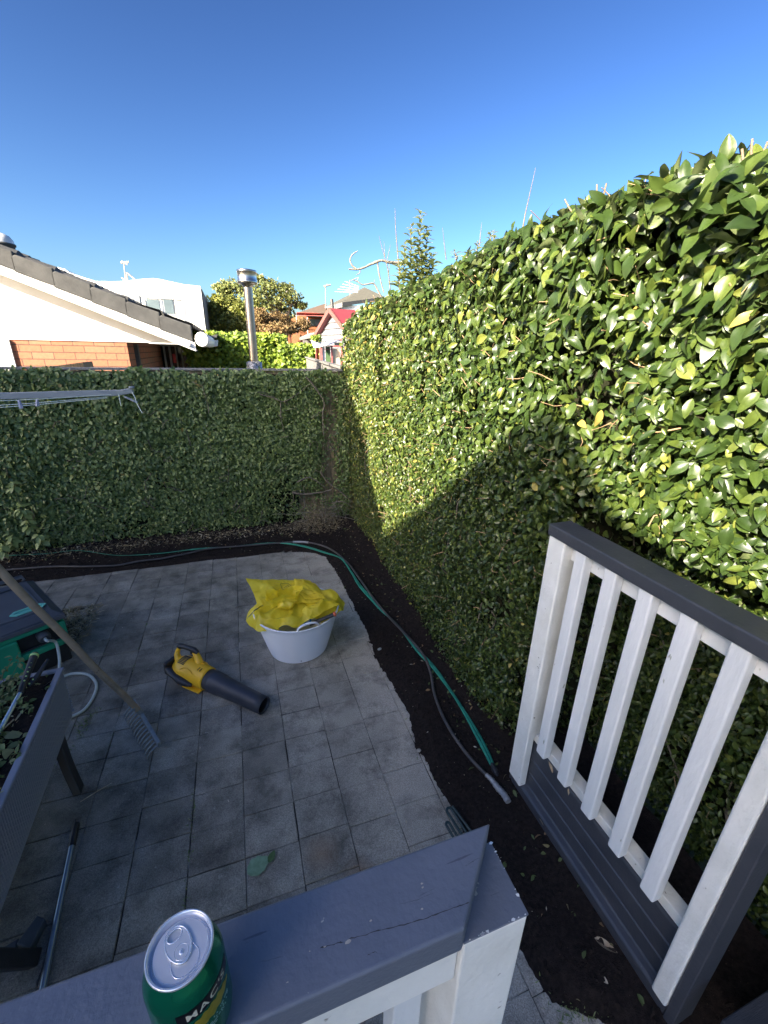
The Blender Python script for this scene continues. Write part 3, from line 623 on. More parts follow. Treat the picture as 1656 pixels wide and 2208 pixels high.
M['tile'] = mat('grey_roof_tile', (.062, .062, .062), (.09, .09, .088), 9, .85, .6, 60, c3=(.24, .24, .22), s3=30, t3=.72)
M['frame_white'] = mat('window_frame_white', (.72, .73, .74), (.66, .67, .68), 8, .45)
M['glass'] = mat('dark_glass', (.02, .025, .03), (.03, .035, .04), 3, .06, spec=.8)
M['grey_wall'] = mat('grey_render', (.40, .42, .42), (.36, .38, .38), 2, .8)
M['metal'] = mat('brushed_steel', (.55, .53, .50), (.46, .44, .41), 30, .28, metal=1, stretch=(1, 1, 8))
M['dark_metal'] = mat('dark_steel', (.10, .10, .10), (.14, .14, .14), 20, .5, metal=.6)

hs = thing('brick_house', 'neighbouring brick house with white gable and grey tiled roof behind the fence', 'house', (-2.4, 7.5, 0))
YW, YB = 7.0, 6.62
xR = PY(272, 735, YW).x; zS = PY(200, 736, YW).z
# brick walls: front, and the side wall running back
MB().box(-6.5, xR, YW, YW+.23, -.05, zS).box(xR-.23, xR, YW+.23, 10.1, -.05, zS).build('brick_wall', M['brick'], hs)
MB().box(-6.5, -6.3, YW+.23, 11.5, -.05, 2.9).box(-6.5, xR-.23, 10.1, 10.3, -.05, 2.9).build('back_wall', M['grey_wall'], hs)
# roof slope measured along the barge board
b0 = PY(0, 571, YB); b1 = PY(402, 732, YB); sl_ = (b1.z-b0.z)/(b1.x-b0.x)
def rz(x, off=0): return b0.z+(x-b0.x)*sl_+off
xe = b1.x+.10; xrid = -4.3
def gz(x): return rz(x)-.13
g1 = xe-.02
poly = [(-6.4, YW-.012, zS-.0), (g1, YW-.012, zS-.0), (g1, YW-.012, max(zS+.02, gz(g1))), (xrid, YW-.012, gz(xrid)), (-6.4, YW-.012, gz(xrid)-.7)]
MB().prism(poly, (0, .03, 0)).build('gable_cladding', M['white_wall'], hs)
def slopebox(mb, xa, xb, ya, yb, o0, o1):
    P = [(xa, ya, rz(xa, o0)), (xb, ya, rz(xb, o0)), (xb, ya, rz(xb, o1)), (xa, ya, rz(xa, o1))]; return mb.prism(P, (0, yb-ya, 0))
slopebox(MB(), xrid, xe, YB, YB+.025, -.105, 0).build('barge_board', M['white_wall'], hs)
slopebox(MB(), xrid, xe, YB+.026, YW-.013, -.105, -.09).build('verge_soffit', M['soffit'], hs)
mb = MB(); t_ = (xe-xrid); nT = 13; cosl = 1
xs_ = [xe-.02-k*.355 for k in range(nT)]
for k in range(nT-1):      # stepped cloaked verge tiles
    xa, xb = xs_[k+1], xs_[k]; o = [( xa-.03, YB-.02, rz(xa, .004)), (xb, YB-.02, rz(xb, .004)), (xb, YB-.02, rz(xb, .205)), (xa+.02, YB-.02, rz(xa, .175)), (xa-.03, YB-.02, rz(xa, .15))]
    mb.prism(o, (0, .06, 0))
mb.build('verge_tiles', M['tile'], hs, bevel=.012)
mb = MB()
def roofpt(u, v):
    x = xe+.0+(xrid-xe)*u; y = YB+.03+6.2*v; k = (xe-x)/.355; st = (k % 1)*-.035+.03
    return (x, y, rz(x, .185)+st+.030*math.sin(y*2*math.pi/.30+k*.9))
mb.grid(roofpt, 104, 160, False).build('roof_tiles', M['tile'], hs, fix=False)
MB().add([(xrid, YB+.03, rz(xrid, .18)), (xrid, YB+6.2, rz(xrid, .18)), (-6.9, YB+6.2, rz(xrid, -.9)), (-6.9, YB+.03, rz(xrid, -.9))], [(0, 1, 2, 3)]).build('far_roof_slope', M['tile'], hs, fix=False)
# gutter with rounded end
gp = []
for k in range(13): a = math.pi*(.5+k/12*1.0) if False else math.pi*2*k/12; gp.append((xe+.09+.085*math.cos(a), YB-.02, rz(xe, .045)+.095*math.sin(a)))
MB().prism(gp[:12], (0, 6.0, 0)).build('gutter', M['white_wall'], hs, bevel=.01)
p = PY(392, 738, YB); MB().tube([(p.x-.02, YB+.02, p.z-.0), (p.x+.10, YB-.01, p.z-.03)], .03, 10).build('downpipe_elbow', M['white_wall'], hs)
# window at the far left and glazed wing at the right
p0 = PY(-60, 738, YW); p1 = PY(12, 738, YW); p1b = PY(24, 790, YW)
MB().box(p1.x, p1.x+.05, YW-.03, YW+.01, 1.2, zS-.005).box(p1.x-1.2, p1.x-1.15, YW-.03, YW+.01, 1.2, zS-.005).build('window_frame', M['frame_white'], hs)
MB().box(p1.x-1.15, p1.x, YW-.012, YW-.004, 1.2, zS-.006).build('window_pane', M['white_wall'], hs)
sx_ = xR+.006
MB().box(xR, xR+.05, 7.42, 7.52, .2, zS-.02).build('downpipe', M['dark_metal'], hs)
yB_ = 10.12; xa = PY(352, 770, yB_).x; xb = PY(442, 770, yB_).x
MB().box(xa-.4, xb, yB_, yB_+.05, 0, zS).build('glass_doors', M['glass'], hs)
mb = MB()
for px, wd in ((356, .03), (368, .04), (381, .03), (393, .03), (407, .035), (421, .03), (429, .05), (440, .04)):
    c = PY(px, 770, yB_-.03).x; mb.box(c-wd/2, c+wd/2, yB_-.05, yB_-.004, 0, zS-.01)
mb.box(xa-.4, xb, yB_-.04, yB_-.006, 2.0, 2.03).build('door_frames', M['frame_white'], hs)
MB().box(PY(371, 760, 9.6).x, PY(377, 760, 9.6).x, 9.6, 9.66, 1.7, 1.86).build('red_lantern', mat('red', (.5, .05, .05)), hs)
# porch roof edge behind the gutter
q0, q1, q2, q3 = PY(430, 728, 9.2), PY(469, 721, 9.2), PY(467, 728, 9.2), PY(432, 741, 9.2)
MB().prism([q0, q1, q2, q3], (0, 1.8, 0)).build('porch_roof', M['tile'], hs)
q0, q1, q2, q3 = PY(448, 735, 9.3), PY(470, 733, 9.3), PY(469, 746, 9.3), PY(450, 750, 9.3)
MB().prism([q0, q1, q2, q3], (0, .5, 0)).build('porch_fascia', M['white_wall'], hs)
# clear dome on the ridge side of the roof
p = PY(5, 535, 7.3); Mx = Matrix.Translation(p)
MB().lathe([(.13, -.18), (.13, .02), (.145, .03), (.145, .05), (.12, .055)], Mx, 24).build('sun_tunnel_base', M['tile'], hs)
MB().lathe([(.135, .05), (.13, .09), (.10, .135), (.05, .16), (.001, .165)], Mx, 24).build('sun_tunnel_dome', mat('acrylic', (.6, .62, .62), None, rough=.1, spec=.8), hs)

# slanted board resting behind the fence
a = [PY(60, 797, 5.5), PY(178, 781, 5.5), PY(182, 794, 5.5), PY(180, 800, 5.5)]
tag(MB().prism([(a[0].x, 5.5, 1.6), (a[0].x, 5.5, a[0].z), (a[1].x, 5.5, a[1].z), (a[1].x+.02, 5.5, 1.6)], (0, .35, 0)).build('timber_lean_to', M['paling']), 'sloping plywood lean-to top just showing behind the fence before the brick wall', 'lean-to')

# flue
fl = thing('flue_pipe', 'tall stainless steel flue pipe with drum cowl behind the back fence', 'flue', (PY(545, 790, 7.2).x, 7.2, 0))
top = PY(532, 597, 7.2); bt = PY(549, 785, 7.2); x_ = (top.x+bt.x)/2
zc = PY(532, 612, 7.2).z; zt = PY(532, 583, 7.2).z
Mx = Matrix.Translation((bt.x-.005, 7.2, 0)) @ Matrix.Rotation(math.radians(-.0), 4, 'Y')
MB().lathe([(.062, 0), (.062, zc)], Mx, 24).build('pipe', mat('flue_steel', (.36, .31, .27), (.30, .26, .23), 12, .33, metal=1), fl)
MB().lathe([(.06, zc-.05), (.09, zc-.01), (.137, zc), (.137, zc+.035), (.133, zc+.04), (.133, zt-.03), (.137, zt-.025), (.137, zt), (.02, zt+.02), (.001, zt+.02)], Mx, 32).build('cowl', M['metal'], fl)
MB().lathe([(.115, 1.5), (.115, PY(549, 781, 7.2).z), (.07, PY(549, 779, 7.2).z+.005), (.062, PY(549, 779, 7.2).z+.005)], Mx, 24).build('perforated_collar', mat('collar', (.5, .5, .5), (.12, .12, .12), 60, .5, metal=.8, detail=0), fl)

# ================================================================== HOUSES, TREES AND FENCES FURTHER OFF
YH = 24.0
wh = thing('white_house', 'large white flat topped two storey house rising behind the grey tiled roof', 'house', (PY(350, 740, YH).x, YH, 0))
pf = [PY(x, y, YH) for x, y in ((432, 617), (395, 613), (345, 602), (330, 600), (300, 602), (265, 606), (240, 607), (205, 606), (150, 588), (140, 580), (60, 560))]
poly = [(pf[0].x, YH, 0)]+pf+[(pf[-1].x, YH, 0)]
MB().prism(poly, (0, 16, 0)).build('wall', M['white_wall'], wh)
q_ = pf[0]; MB().box(q_.x+.004, q_.x+.05, YH+.12, YH+16, 0, q_.z-.12).build('shaded_side_panel', mat('side_shade_grey', (.17, .18, .18), (.15, .16, .16), 1, .8), wh)  # darker panel over the white side; the wall's shade is put into its colour
def rect(px0, py0, px1, py1, y, d=-.05, t=.04):
    a = PY(px0, py0, y); b = PY(px1, py1, y); return (min(a.x, b.x), max(a.x, b.x), y+d, y+d+t, min(a.z, b.z), max(a.z, b.z))
wf = MB().box(*rect(313, 643, 390, 645.5, YH)).box(*rect(313, 645.5, 316, 680, YH)).box(*rect(347, 645.5, 352, 680, YH)).box(*rect(313, 677, 390, 680, YH)).build('window_frame', mat('grey_frame', (.36, .38, .40), None, 3, .5), wh)
MB().box(*rect(316, 645.5, 347, 677, YH, -.03, .02)).box(*rect(352, 645.5, 376, 677, YH, -.03, .02)).build('window_pane', mat('sky_glass', (.16, .21, .23), (.10, .13, .15), .8, .15), wh)
MB().box(*rect(375, 646, 383, 692, YH, -.3, .1)).build('downpipe', M['dark_metal'], wh)
MB().add([(pf[0].x+.01, YH+5, PY(447, 655, YH+5).z-.6), (pf[0].x+.01, YH+7, PY(447, 655, YH+5).z-.6), (pf[0].x+.01, YH+7, PY(447, 650, YH+5).z+.4), (pf[0].x+.01, YH+5, PY(447, 650, YH+5).z+.4)], [(0, 1, 2, 3)]).build('side_window', M['dark_metal'], wh, fix=False)
def aerial(name, label, y, pole, arms, r=.02, m='dark_metal', parts=()):
    t = thing(name, label, 'aerial', PY(*pole[0], y)); MB().tube([PY(*p, y) for p in pole], r, 6).build('mast', M[m], t)
    mb = MB(); [mb.tube([PY(*a, y), PY(*b, y)], rr, 5) for a, b, rr in arms]; mb.build('elements', M[m if m != 'w' else 'frame_white'], t)
    return t
aerial('tv_aerial', 'television aerial with braced mast on the roof of the white house', YH+2, [(271, 606), (267, 566)], [((260, 567), (278, 565), .05), (((262, 563)), (275, 570), .05), ((275, 604), (273, 588), .04), ((291, 602), (274, 588), .04), ((262, 599), (270, 603), .04)], .03, 'grey_metal' if 'grey_metal' in M else 'grey_wood')
aerial('tv_aerial', 'lone tall thin aerial mast above the brown timber house', 30, [(702, 665), (702, 619)], [((698, 617), (713, 614), .05), ((700, 620), (706, 613), .04)], .025, 'grey_wood')
t = thing('tv_aerial', 'wide comb shaped aerial of white rods beside the dead branch', 'aerial', PY(755, 640, 22))
MB().tube([PY(755, 638, 22), PY(754, 604, 22)], .022, 6).tube([PY(754, 606, 22), PY(773, 598, 22)], .018, 5).build('mast', M['grey_wood'], t)
mb = MB(); [mb.tube([PY(744-k*5.3, 607+k*5.5, 22), PY(774-k*.5, 618+k*3.2, 22)], .016, 5) for k in range(5)]; mb.build('elements', M['frame_white'], t)

M['brown_board'] = mat('brown_weatherboard', (.28, .10, .035), (.20, .075, .03), 4, .8)
M['red_fascia'] = mat('red_fascia', (.50, .07, .05), None, 3, .6); M['brown_roof'] = mat('brown_roof', (.14, .09, .06), (.10, .07, .05), 6, .85)
M['red_roof'] = mat('red_iron_roof', (.27, .045, .055), (.22, .04, .05), 6, .5); M['pink'] = mat('faded_red_frame', (.48, .14, .13), (.40, .12, .11), 8, .6)
M['board'] = mat('pale_weatherboard', (.19, .19, .205), (.155, .155, .17), 5, .8); M['green_panel'] = mat('green_screen', (.08, .15, .06), None, 20, .8); M['cream'] = mat('cream_panel', (.52, .52, .36), None, 10, .8)
def weatherboard(mb, A, B, ztop, z0, step=.17):
    """lapped horizontal boards between two vertical lines; ztop(t) is the height of the gable at t."""
    A = Vector(A); B = Vector(B); d = (B-A).normalized(); nrm_ = Vector((d.y, -d.x, 0)); L = (B-A).length; z = z0
    while True:
        ts = [k/40 for k in range(41) if ztop(k/40) > z+.02]
        if not ts: break
        a = A+d*L*ts[0]; b = A+d*L*ts[-1]; ts2 = [k/40 for k in range(41) if ztop(k/40) > z+step]
        a2, b2 = (A+d*L*ts2[0], A+d*L*ts2[-1]) if ts2 else ((a+b)/2, (a+b)/2+d*.01)
        o0, o1 = nrm_*.05, nrm_*.004; zt_ = z+step
        v = [(a.x+o0.x, a.y+o0.y, z), (b.x+o0.x, b.y+o0.y, z), (b2.x+o1.x, b2.y+o1.y, zt_), (a2.x+o1.x, a2.y+o1.y, zt_), (a.x, a.y, z), (b.x, b.y, z)]
        mb.add(v, [(0, 1, 2, 3), (4, 5, 1, 0)]); z += step
    return mb
# brown timber house with red fascia
YN = 30.0
bh = thing('timber_house', 'brown timber house with bright red fascia beyond the rusty foliage', 'house', (PY(680, 700, YN).x, YN, 0))
a = PY(645, 690, YN); b = PY(712, 690, YN); zt_ = PY(690, 682, YN).z
weatherboard(MB(), (a.x, YN, 0), (b.x, YN, 0), lambda t: zt_, 0, .2).build('wall', M['brown_board'], bh, fix=False)
MB().box(a.x, b.x, YN+.03, YN+7, 0, zt_).build('body', M['brown_board'], bh)
f0, f1 = PY(640, 677, YN-1), PY(704, 677, YN-1)
MB().box(f0.x, f1.x+.2, YN-1, YN-.95, PY(680, 681, YN-1).z, PY(680, 675, YN-1).z).build('fascia', M['red_fascia'], bh)
r = [PY(640, 675, YN-1), PY(704, 676, YN-1), PY(704, 654, YN+2.5), PY(690, 658, YN+2.5)]; MB().add(r+[p-Vector((0, 0, .1)) for p in r], [(0, 1, 2, 3), (4, 7, 6, 5), (0, 4, 5, 1)]).build('roof', M['brown_roof'], bh, fix=False)
wn = MB().box(*rect(666.5, 688, 690, 703, YN, -.08, .04)).build('window', M['dark_metal'], bh); MB().box(*rect(668, 689, 679, 701.5, YN, -.1, .015)).build('pane', M['glass'], wn)
mb = MB(); [mb.box(*rect(px-1.5, 679, px+1.5, 722, YN-.9, 0, .1)) for px in (663, 640)]; mb.build('verandah_post', M['frame_white'], bh)
# dark tiled house
YT_ = 34.0
th = thing('tiled_house', 'house with dark hipped tile roof and white upper walls beyond the dead branch', 'house', (PY(760, 650, YT_).x, YT_, 0))
P0, P1, P2, P3, P4 = PY(700, 662, YT_-3), PY(786, 619, YT_+3), PY(830, 640, YT_-3), PY(738, 652, YT_-4), PY(740, 632, YT_)
MB().add([P0, P3, P1, P2, (P1.x, P1.y+4, P1.z-1)], [(0, 1, 2), (1, 3, 2), (0, 2, 4)]).build('roof', mat('olive_tile', (.075, .072, .055), (.11, .105, .08), 3, .8, stretch=(2, 2, 5)), th, fix=False)
e0, e1 = P0, P3
MB().prism([e0, e1, e1-Vector((0, 0, .28)), e0-Vector((0, 0, .28))], (0, .05, 0)).prism([P3, P2, P2-Vector((0, 0, .22)), P3-Vector((0, 0, .22))], (0, .05, 0)).build('gutter', M['dark_metal'], th)
MB().prism([(e0.x+.2, e0.y+.5, 0), (e1.x, e1.y+.5, 0), (e1.x, e1.y+.5, e1.z-.15), (e0.x+.2, e0.y+.5, e0.z-.2)], (0, 1, 0)).prism([(P3.x, P3.y+.4, 0), (P2.x, P3.y+.4, 0), (P2.x, P3.y+.4, P3.z-.1), (P3.x, P3.y+.4, P3.z-.1)], (0, 1, 0)).build('wall', M['white_wall'], th)
q = PY(717, 668, 26); MB().tube([PY(717, 668, 28), PY(715, 645, 28)], .10, 8).build('chimney_pipe', M['dark_metal'], th)
# weatherboard shed with red roof
A = PY(690.6, 717, 17.2); B = PY(757, 712, 14.9); Ap = PY(716.5, 665, 16.2); hm = (A.z+B.z)/2; A.z = B.z = hm
mid = (A+B)/2; Ap = Vector((mid.x+(Ap.x-mid.x)*.0+0, mid.y, PY(716.5, 665, mid.y).z)); gd = (B-A).normalized(); rd = Vector((-gd.y, gd.x, 0)); rd = rd if rd.x > 0 else -rd
sh = thing('garden_shed', 'grey white weatherboard shed with steep dark red roof past the hedge end', 'shed', (mid.x, mid.y, 0)); L_ = (B-A).length
weatherboard(MB(), (A.x, A.y, 0), (B.x, B.y, 0), lambda t: hm-.1+(Ap.z-hm)*(1-abs(2*t-1)), 0.1, .2).build('wall', M['board'], sh, fix=False)
MB().prism([(A.x, A.y, 0), (B.x, B.y, 0), (B.x, B.y, hm-.06), (mid.x, mid.y, Ap.z-.08), (A.x, A.y, hm-.06)], rd*5).build('body', M['board'], sh)
ov = -rd*.18; sd_ = Vector((0, 0, .06))
def slab(p, q_, m, nm): MB().add([p+ov, q_+ov, q_+rd*5.2, p+rd*5.2, p+ov-sd_*2, q_+ov-sd_*2, q_+rd*5.2-sd_*2, p+rd*5.2-sd_*2], [(0, 1, 2, 3), (7, 6, 5, 4), (0, 4, 5, 1), (1, 5, 6, 2), (3, 2, 6, 7)]).build(nm, M[m], sh)
slab(Ap, B+gd*.15-Vector((0, 0, .12)), 'red_roof', 'roof'); slab(Ap, A-gd*.15-Vector((0, 0, .12)), 'red_roof', 'far_roof_slope')
mb = MB()
for e in (A-gd*.15-Vector((0, 0, .16)), B+gd*.15-Vector((0, 0, .16))): mb.beam(Ap+ov*1.1-Vector((0, 0, .05)), e+ov*1.1, .05, .14)
mb.build('barge_boards', mat('dull_red', (.2, .07, .06)), sh)
# lean-to porch with red frames
YG = 12.0
gh = thing('glazed_porch', 'small porch with faded red frames and slanting glass roof before the shed', 'porch', (PY(715, 780, YG).x, YG, 0))
def rp(mb, *r, d=0, t=.05): return mb.box(*rect(*r, YG, d, t))
mb = MB(); [rp(mb, a, 746, b, 800) for a, b in ((689, 696), (714, 718), (735, 740), (681, 682.5))]; rp(mb, 702, 744.5, 741, 748); rp(mb, 700, 752, 714, 754)
mb.build('frame', M['pink'], gh)
for nm, r_, m_ in (('green_panel', (703, 748, 714, 790), 'green_panel'), ('cream_panel', (718, 751, 735, 795), 'cream'), ('white_panel', (696, 746, 702, 795), 'white_wall'), ('dark_pane', (722, 738, 737, 746), 'glass'), ('amber_panel', (682.5, 750, 689, 790), 'brown_board')): rp(MB(), *r_, d=.06, t=.02).build(nm, M[m_], gh)
MB().prism([PY(683, 750, YG-.2), PY(713, 733, YG+.8), PY(733, 734, YG+.8), PY(708, 744, YG-.2)], (0, .02, .02)).build('sloping_roof', mat('pane_grey', (.4, .43, .45), None, rough=.2), gh)
MB().prism([PY(714, 730, YG+.9), PY(738, 731, YG+.9), PY(737, 734, YG+.9), PY(711, 734, YG+.9)], (0, .1, 0)).build('red_flashing', M['pink'], gh)
# white hanging planter, dark shed
hp = thing('hanging_planter', 'pointed white hanging basket with a green plant beside the red framed porch', 'planter', PY(684, 745, 12.5))
MB().prism([PY(673, 733, 12.5), PY(694, 738, 12.5), PY(692, 745, 12.5), PY(680, 750, 12.5)], (0, .25, 0)).build('basket', M['white_wall'], hp)
def clump(name, cs, n, ls, m, parent, val=None, ratio=.3):
    P = []; 
    for (c, rr) in cs:
        k = int(n*1.0/len(cs)); u = norm(rng.standard_normal((k, 3)))*(rng.random((k, 1))**.45); P.append(np.array(c)+u*np.array(rr))
    P = np.concatenate(P); n_ = len(P); cc = np.mean([np.array(c) for c, _ in cs], 0)
    return leaves(name, P, norm(P-cc)*.6+rng.standard_normal((n_, 3))*.7+np.array([0, -.2, .5]), rng.standard_normal((n_, 3)), ls*rng.uniform(.7, 1.3, n_), m, parent, ratio=ratio, val=val)
c = PY(683, 729, 12.5); clump('plant', [(c, (.16, .1, .09))], 220, .06, M['lime'], hp)
ds = thing('dark_shed', 'low dark weatherboard shed left of the red roofed one', 'shed', (PY(672, 740, 20).x, 20, 0))
a, b = PY(652, 724, 20), PY(692, 724, 20); weatherboard(MB(), (a.x, 20, 0), (b.x, 20, 0), lambda t: a.z, 0.2, .2).build('wall', mat('dark_board', (.16, .15, .15), (.12, .11, .11), 4, .8), ds, fix=False)
r = [PY(646, 727, 19.6), PY(676, 721, 19.6), PY(694, 714, 20.5), PY(670, 718, 21)]; MB().add(r+[p-Vector((0, 0, .12)) for p in r], [(0, 1, 2, 3), (0, 4, 5, 1), (1, 5, 6, 2)]).build('roof', M['grey_wood'], ds, fix=False)
# property-line fence running away from the corner
a = Vector((1.55, 6.3, 0)); b = Vector((3.35, 26, 0)); d = (b-a); L = d.length; d.normalize()
pfz = PY(735, 790, 7.1).z; fn = thing('boundary_fence', 'silvery vertical board fence running away from the corner toward the houses', 'fence', a); mb = MB(); k = 0
while k < L: q = a+d*k; ztop = pfz+.0; mb.beam(Vector((q.x, q.y, .9)), Vector((q.x, q.y, .9))+d*.14, .02, 1.8-2*(.9-(ztop-.9)/1) if False else (ztop-.05-0)) if False else mb.prism([q, q+d*.142, q+d*.142+Vector((0, 0, ztop-.02)), q+Vector((0, 0, ztop-.02))], (d.y*.02, -d.x*.02, 0)); k += .15
M['silver_board'] = mat('silver_board', (.20, .19, .18), (.13, .125, .12), 5, .85, stretch=(5, 5, .6))
mb.build('boards', M['silver_board'], fn)
MB().beam(a+Vector((0, 0, ztop)), b+Vector((0, 0, ztop)), .09, .04).build('cap', M['silver_board'], fn)
# lime green hedges beyond
def box_hedge(name, label, x0, x1, y0, y1, z1, n, ls, m, jit=.05, z1b=None):
    t = thing(name, label, 'hedge', ((x0+x1)/2, (y0+y1)/2, 0)); zb = z1b if z1b is not None else z1
    f = rng.random(n); x = rng.uniform(x0, x1, n); zt_ = z1+(zb-z1)*(x-x0)/(x1-x0); z = rng.uniform(.3, 1, n)*zt_; y = np.full(n, y0)+rng.random(n)*.12
    tp = f > .75; z[tp] = zt_[tp]+rng.uniform(-.08, .05, tp.sum()); y[tp] = rng.uniform(y0, y1, tp.sum())
    P = np.stack([x, y, z], 1); P += np.stack([vnoise(P, 2.2, 1), vnoise(P, 2.2, 2), vnoise(P, 2.2, 3)], 1)*jit
    leaves('foliage', P, rng.standard_normal((n, 3))*.6+np.array([-.2, -.7, .5]), rng.standard_normal((n, 3))+np.array([0, 0, .4]), ls*rng.uniform(.7, 1.3, n), m, t, ratio=.33)
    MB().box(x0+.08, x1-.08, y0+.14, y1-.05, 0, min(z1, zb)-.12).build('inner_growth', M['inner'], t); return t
x0 = PY(440, 760, 9.5).x; x1 = PY(618, 760, 9.5).x
box_hedge('lime_hedge', 'bright lime green clipped hedge right behind the steel flue', x0-.3, x1, 9.5, 10.6, PY(545, 728, 9.5).z, 9000, .085, M['lime'])
box_hedge('lime_shrub', 'rounded lime green end bush spilling right of the clipped lime hedge', x1-.1, PY(642, 790, 9.3).x, 9.25, 10.2, PY(620, 745, 9.3).z, 2200, .085, M['lime'], .12, PY(640, 778, 9.3).z)
box_hedge('distant_hedge', 'low green hedge before the dark shed', PY(618, 760, 15).x, PY(690, 760, 15).x, 15, 16, PY(650, 749, 15).z, 2600, .13, M['lime'])
# trees
def tree(name, label, y, blobs, n, ls, m, trunks, base):
    t = thing(name, label, 'tree', (PY(*base, y).x, y, 0)); cs = []
    for px, py, rx, ry in blobs: c = PY(px, py, y); s = y/(CAM_F*.9); cs.append((np.array([c.x, c.y+random.uniform(-.6, .6), c.z]), np.array([rx*s, rx*s*.9, ry*s])))
    clump('crown', cs, n, ls, m, t)
    mb = MB()
    for pts, r0 in trunks: P = smooth_path([PY(a, b, y) if b is not None else Vector((PY(a, 700, y).x, y, 0)) for a, b in pts], 4); k = len(P); mb.tube(P, [r0*(1-.75*i/(k-1)) for i in range(k)], 6)
    mb.build('trunk', M['lichen'], t, fix=False); return t
tree('broad_tree', 'spreading green tree with pale limbs behind the steel flue', 34,
     [(500, 612, 22, 9), (482, 622, 14, 8), (470, 618, 9, 5), (515, 622, 22, 12), (560, 620, 26, 11), (585, 610, 20, 8), (560, 598, 9, 4), (605, 625, 24, 10), (618, 618, 12, 6), (628, 640, 20, 9), (640, 655, 17, 6), (600, 650, 22, 12), (612, 668, 22, 9), (630, 690, 18, 12), (575, 642, 26, 14), (540, 640, 24, 14), (652, 660, 8, 3), (560, 662, 26, 12), (490, 632, 16, 8)],
     5200, .20, M['tree_green'], [(((590, None), (592, 700), (588, 668), (578, 640), (568, 618)), .35), (((590, 690), (600, 660), (612, 638), (622, 625)), .22), (((588, 668), (565, 650), (545, 640), (515, 625), (495, 618)), .2), (((592, 700), (618, 680), (625, 660), (640, 652)), .18), (((545, 640), (532, 660), (528, 690)), .12), (((622, 700), (622, 690), (616, 670)), .2)], (590, 700))
tree('bushy_tree', 'bushy yellow green tree between the white house and the flue', 28, [(478, 655, 22, 16), (500, 665, 22, 20), (468, 680, 20, 22), (520, 690, 20, 26), (490, 700, 30, 24), (535, 690, 14, 26), (548, 670, 10, 20)], 11000, .2, leaf_mat('olive_leaf', [(0, (.11, .13, .025)), (.6, (.20, .22, .04)), (1, (.29, .28, .06))], under=(.16, .18, .06), rough=.6, transl=.3), [(((500, None), (500, 690), (490, 660)), .2)], (500, 700))
tree('rusty_tree', 'rust brown leaved tree low between the flue and the timber house', 26, [(570, 700, 22, 14), (600, 690, 22, 14), (590, 712, 30, 12), (560, 680, 12, 10), (630, 705, 14, 10), (655, 700, 12, 10)], 8000, .13, M['tree_rust'], [(((600, None), (600, 715), (580, 690)), .12), (((600, 715), (640, 710), (668, 695)), .07)], (600, 700))

# ================================================================== unseen house-shaped shadow casters, added left of the yard to shade it
M['cladding'] = mat('cream_weatherboard', (.62, .60, .54), (.57, .55, .49), 3, .8, stretch=(1, 1, 10))
def shade_caster(name, label, x, T, prof, wins):
    t = thing(name, label, 'house', (x-T/2, sum(p[0] for p in prof)/len(prof), 0))
    MB().prism([(x, a, b) for a, b in prof], (-T, 0, 0)).build('wall', M['cladding'], t)
    mb = MB(); tops = [p for p in prof if p[1] > 1]
    for p, q in zip(tops[:-1], tops[1:]): mb.prism([(x+.0, p[0], p[1]+.004), (x+.0, q[0], q[1]+.004), (x+.0, q[0], q[1]-.10), (x+.0, p[0], p[1]-.10)], (.03, 0, 0))
    mb.build('fascia', M['frame_white'], t)
    for (y0, y1, z0, z1) in wins:
        w_ = MB().box(x, x+.05, y0, y1, z0, z1).build('window', M['frame_white'], t, bevel=.004); MB().box(x+.051, x+.056, y0+.07, y1-.07, z0+.07, z1-.07).build('pane', M['glass'], w_)
    return t
a_, b_ = .56, .6
def cast(pts, x): return [(y-a_*(1.12-x), z+b_*(1.12-x)) for y, z in pts]  # caster outlines traced back along the sun from the wanted hedge shadow
c2_ = cast([(-5, 1.42), (.5, 1.44), (.83, 1.485), (1.04, 1.53), (1.21, 1.70), (1.39, 1.82), (1.60, 1.68), (3.62, .225)], -5.0)
shade_caster('shade_caster_near', 'unseen shadow caster shaped as a cream weatherboard wing, added left of the yard', -5.0, 3.5, [(c2_[0][0], 0)]+c2_+[(c2_[-1][0], 0)], [(-5.5, -4.2, 1.2, 2.3), (-2.4, -1.2, 1.2, 2.3)])
c1_ = cast([(3.02, .13), (4.76, 1.80), (5.3, 2.33), (6.35, 1.6)], -6.0)
shade_caster('shade_caster_far', 'taller unseen shadow caster shaped as a cream weatherboard house, added further left', -6.0, 2.4, [(c1_[0][0], 0)]+c1_+[(c1_[-1][0]+.1, 0)], [(.3, 1.3, 3.2, 4.3)])

# ================================================================== NEAR BALUSTRADE (the one the can stands on)
RZ = 1.40
nb = thing('near_balustrade', 'slate blue topped balustrade with white post across the bottom of the view', 'balustrade', (.235, .28, .4))
XM0, XM1 = .274, .185          # mitred end of the handrail
mb = MB(); P = [(-1.9, .230, RZ-.045), (XM1, .230, RZ-.045), (XM0, .321, RZ-.045), (-1.9, .321, RZ-.045)]
mb.prism(P, (0, 0, .045)); mb.build('handrail', M['rail_paint'], nb, bevel=.0035, seg=3)
MB().box(.192, .281, .236, .322, .40, 1.351).build('post', M['white_paint_worn'], nb, bevel=.003)
MB().box(.1915, .2815, .2355, .3225, 1.351, 1.3545).build('post_cap_paint', M['rail_paint'], nb, bevel=.001)
MB().box(-1.9, .1905, .243, .283, 1.262, 1.3535).build('top_rail', M['white_paint_worn'], nb, bevel=.002)
MB().box(-1.9, .1905, .243, .283, .50, .56).build('bottom_rail', M['white_paint_worn'], nb, bevel=.002)
for k in range(12):
    x = .150-k*.131; MB().box(x-.022, x+.022, .284, .325, .44, 1.3530).build('baluster', M['white_paint'], nb, bevel=.003)
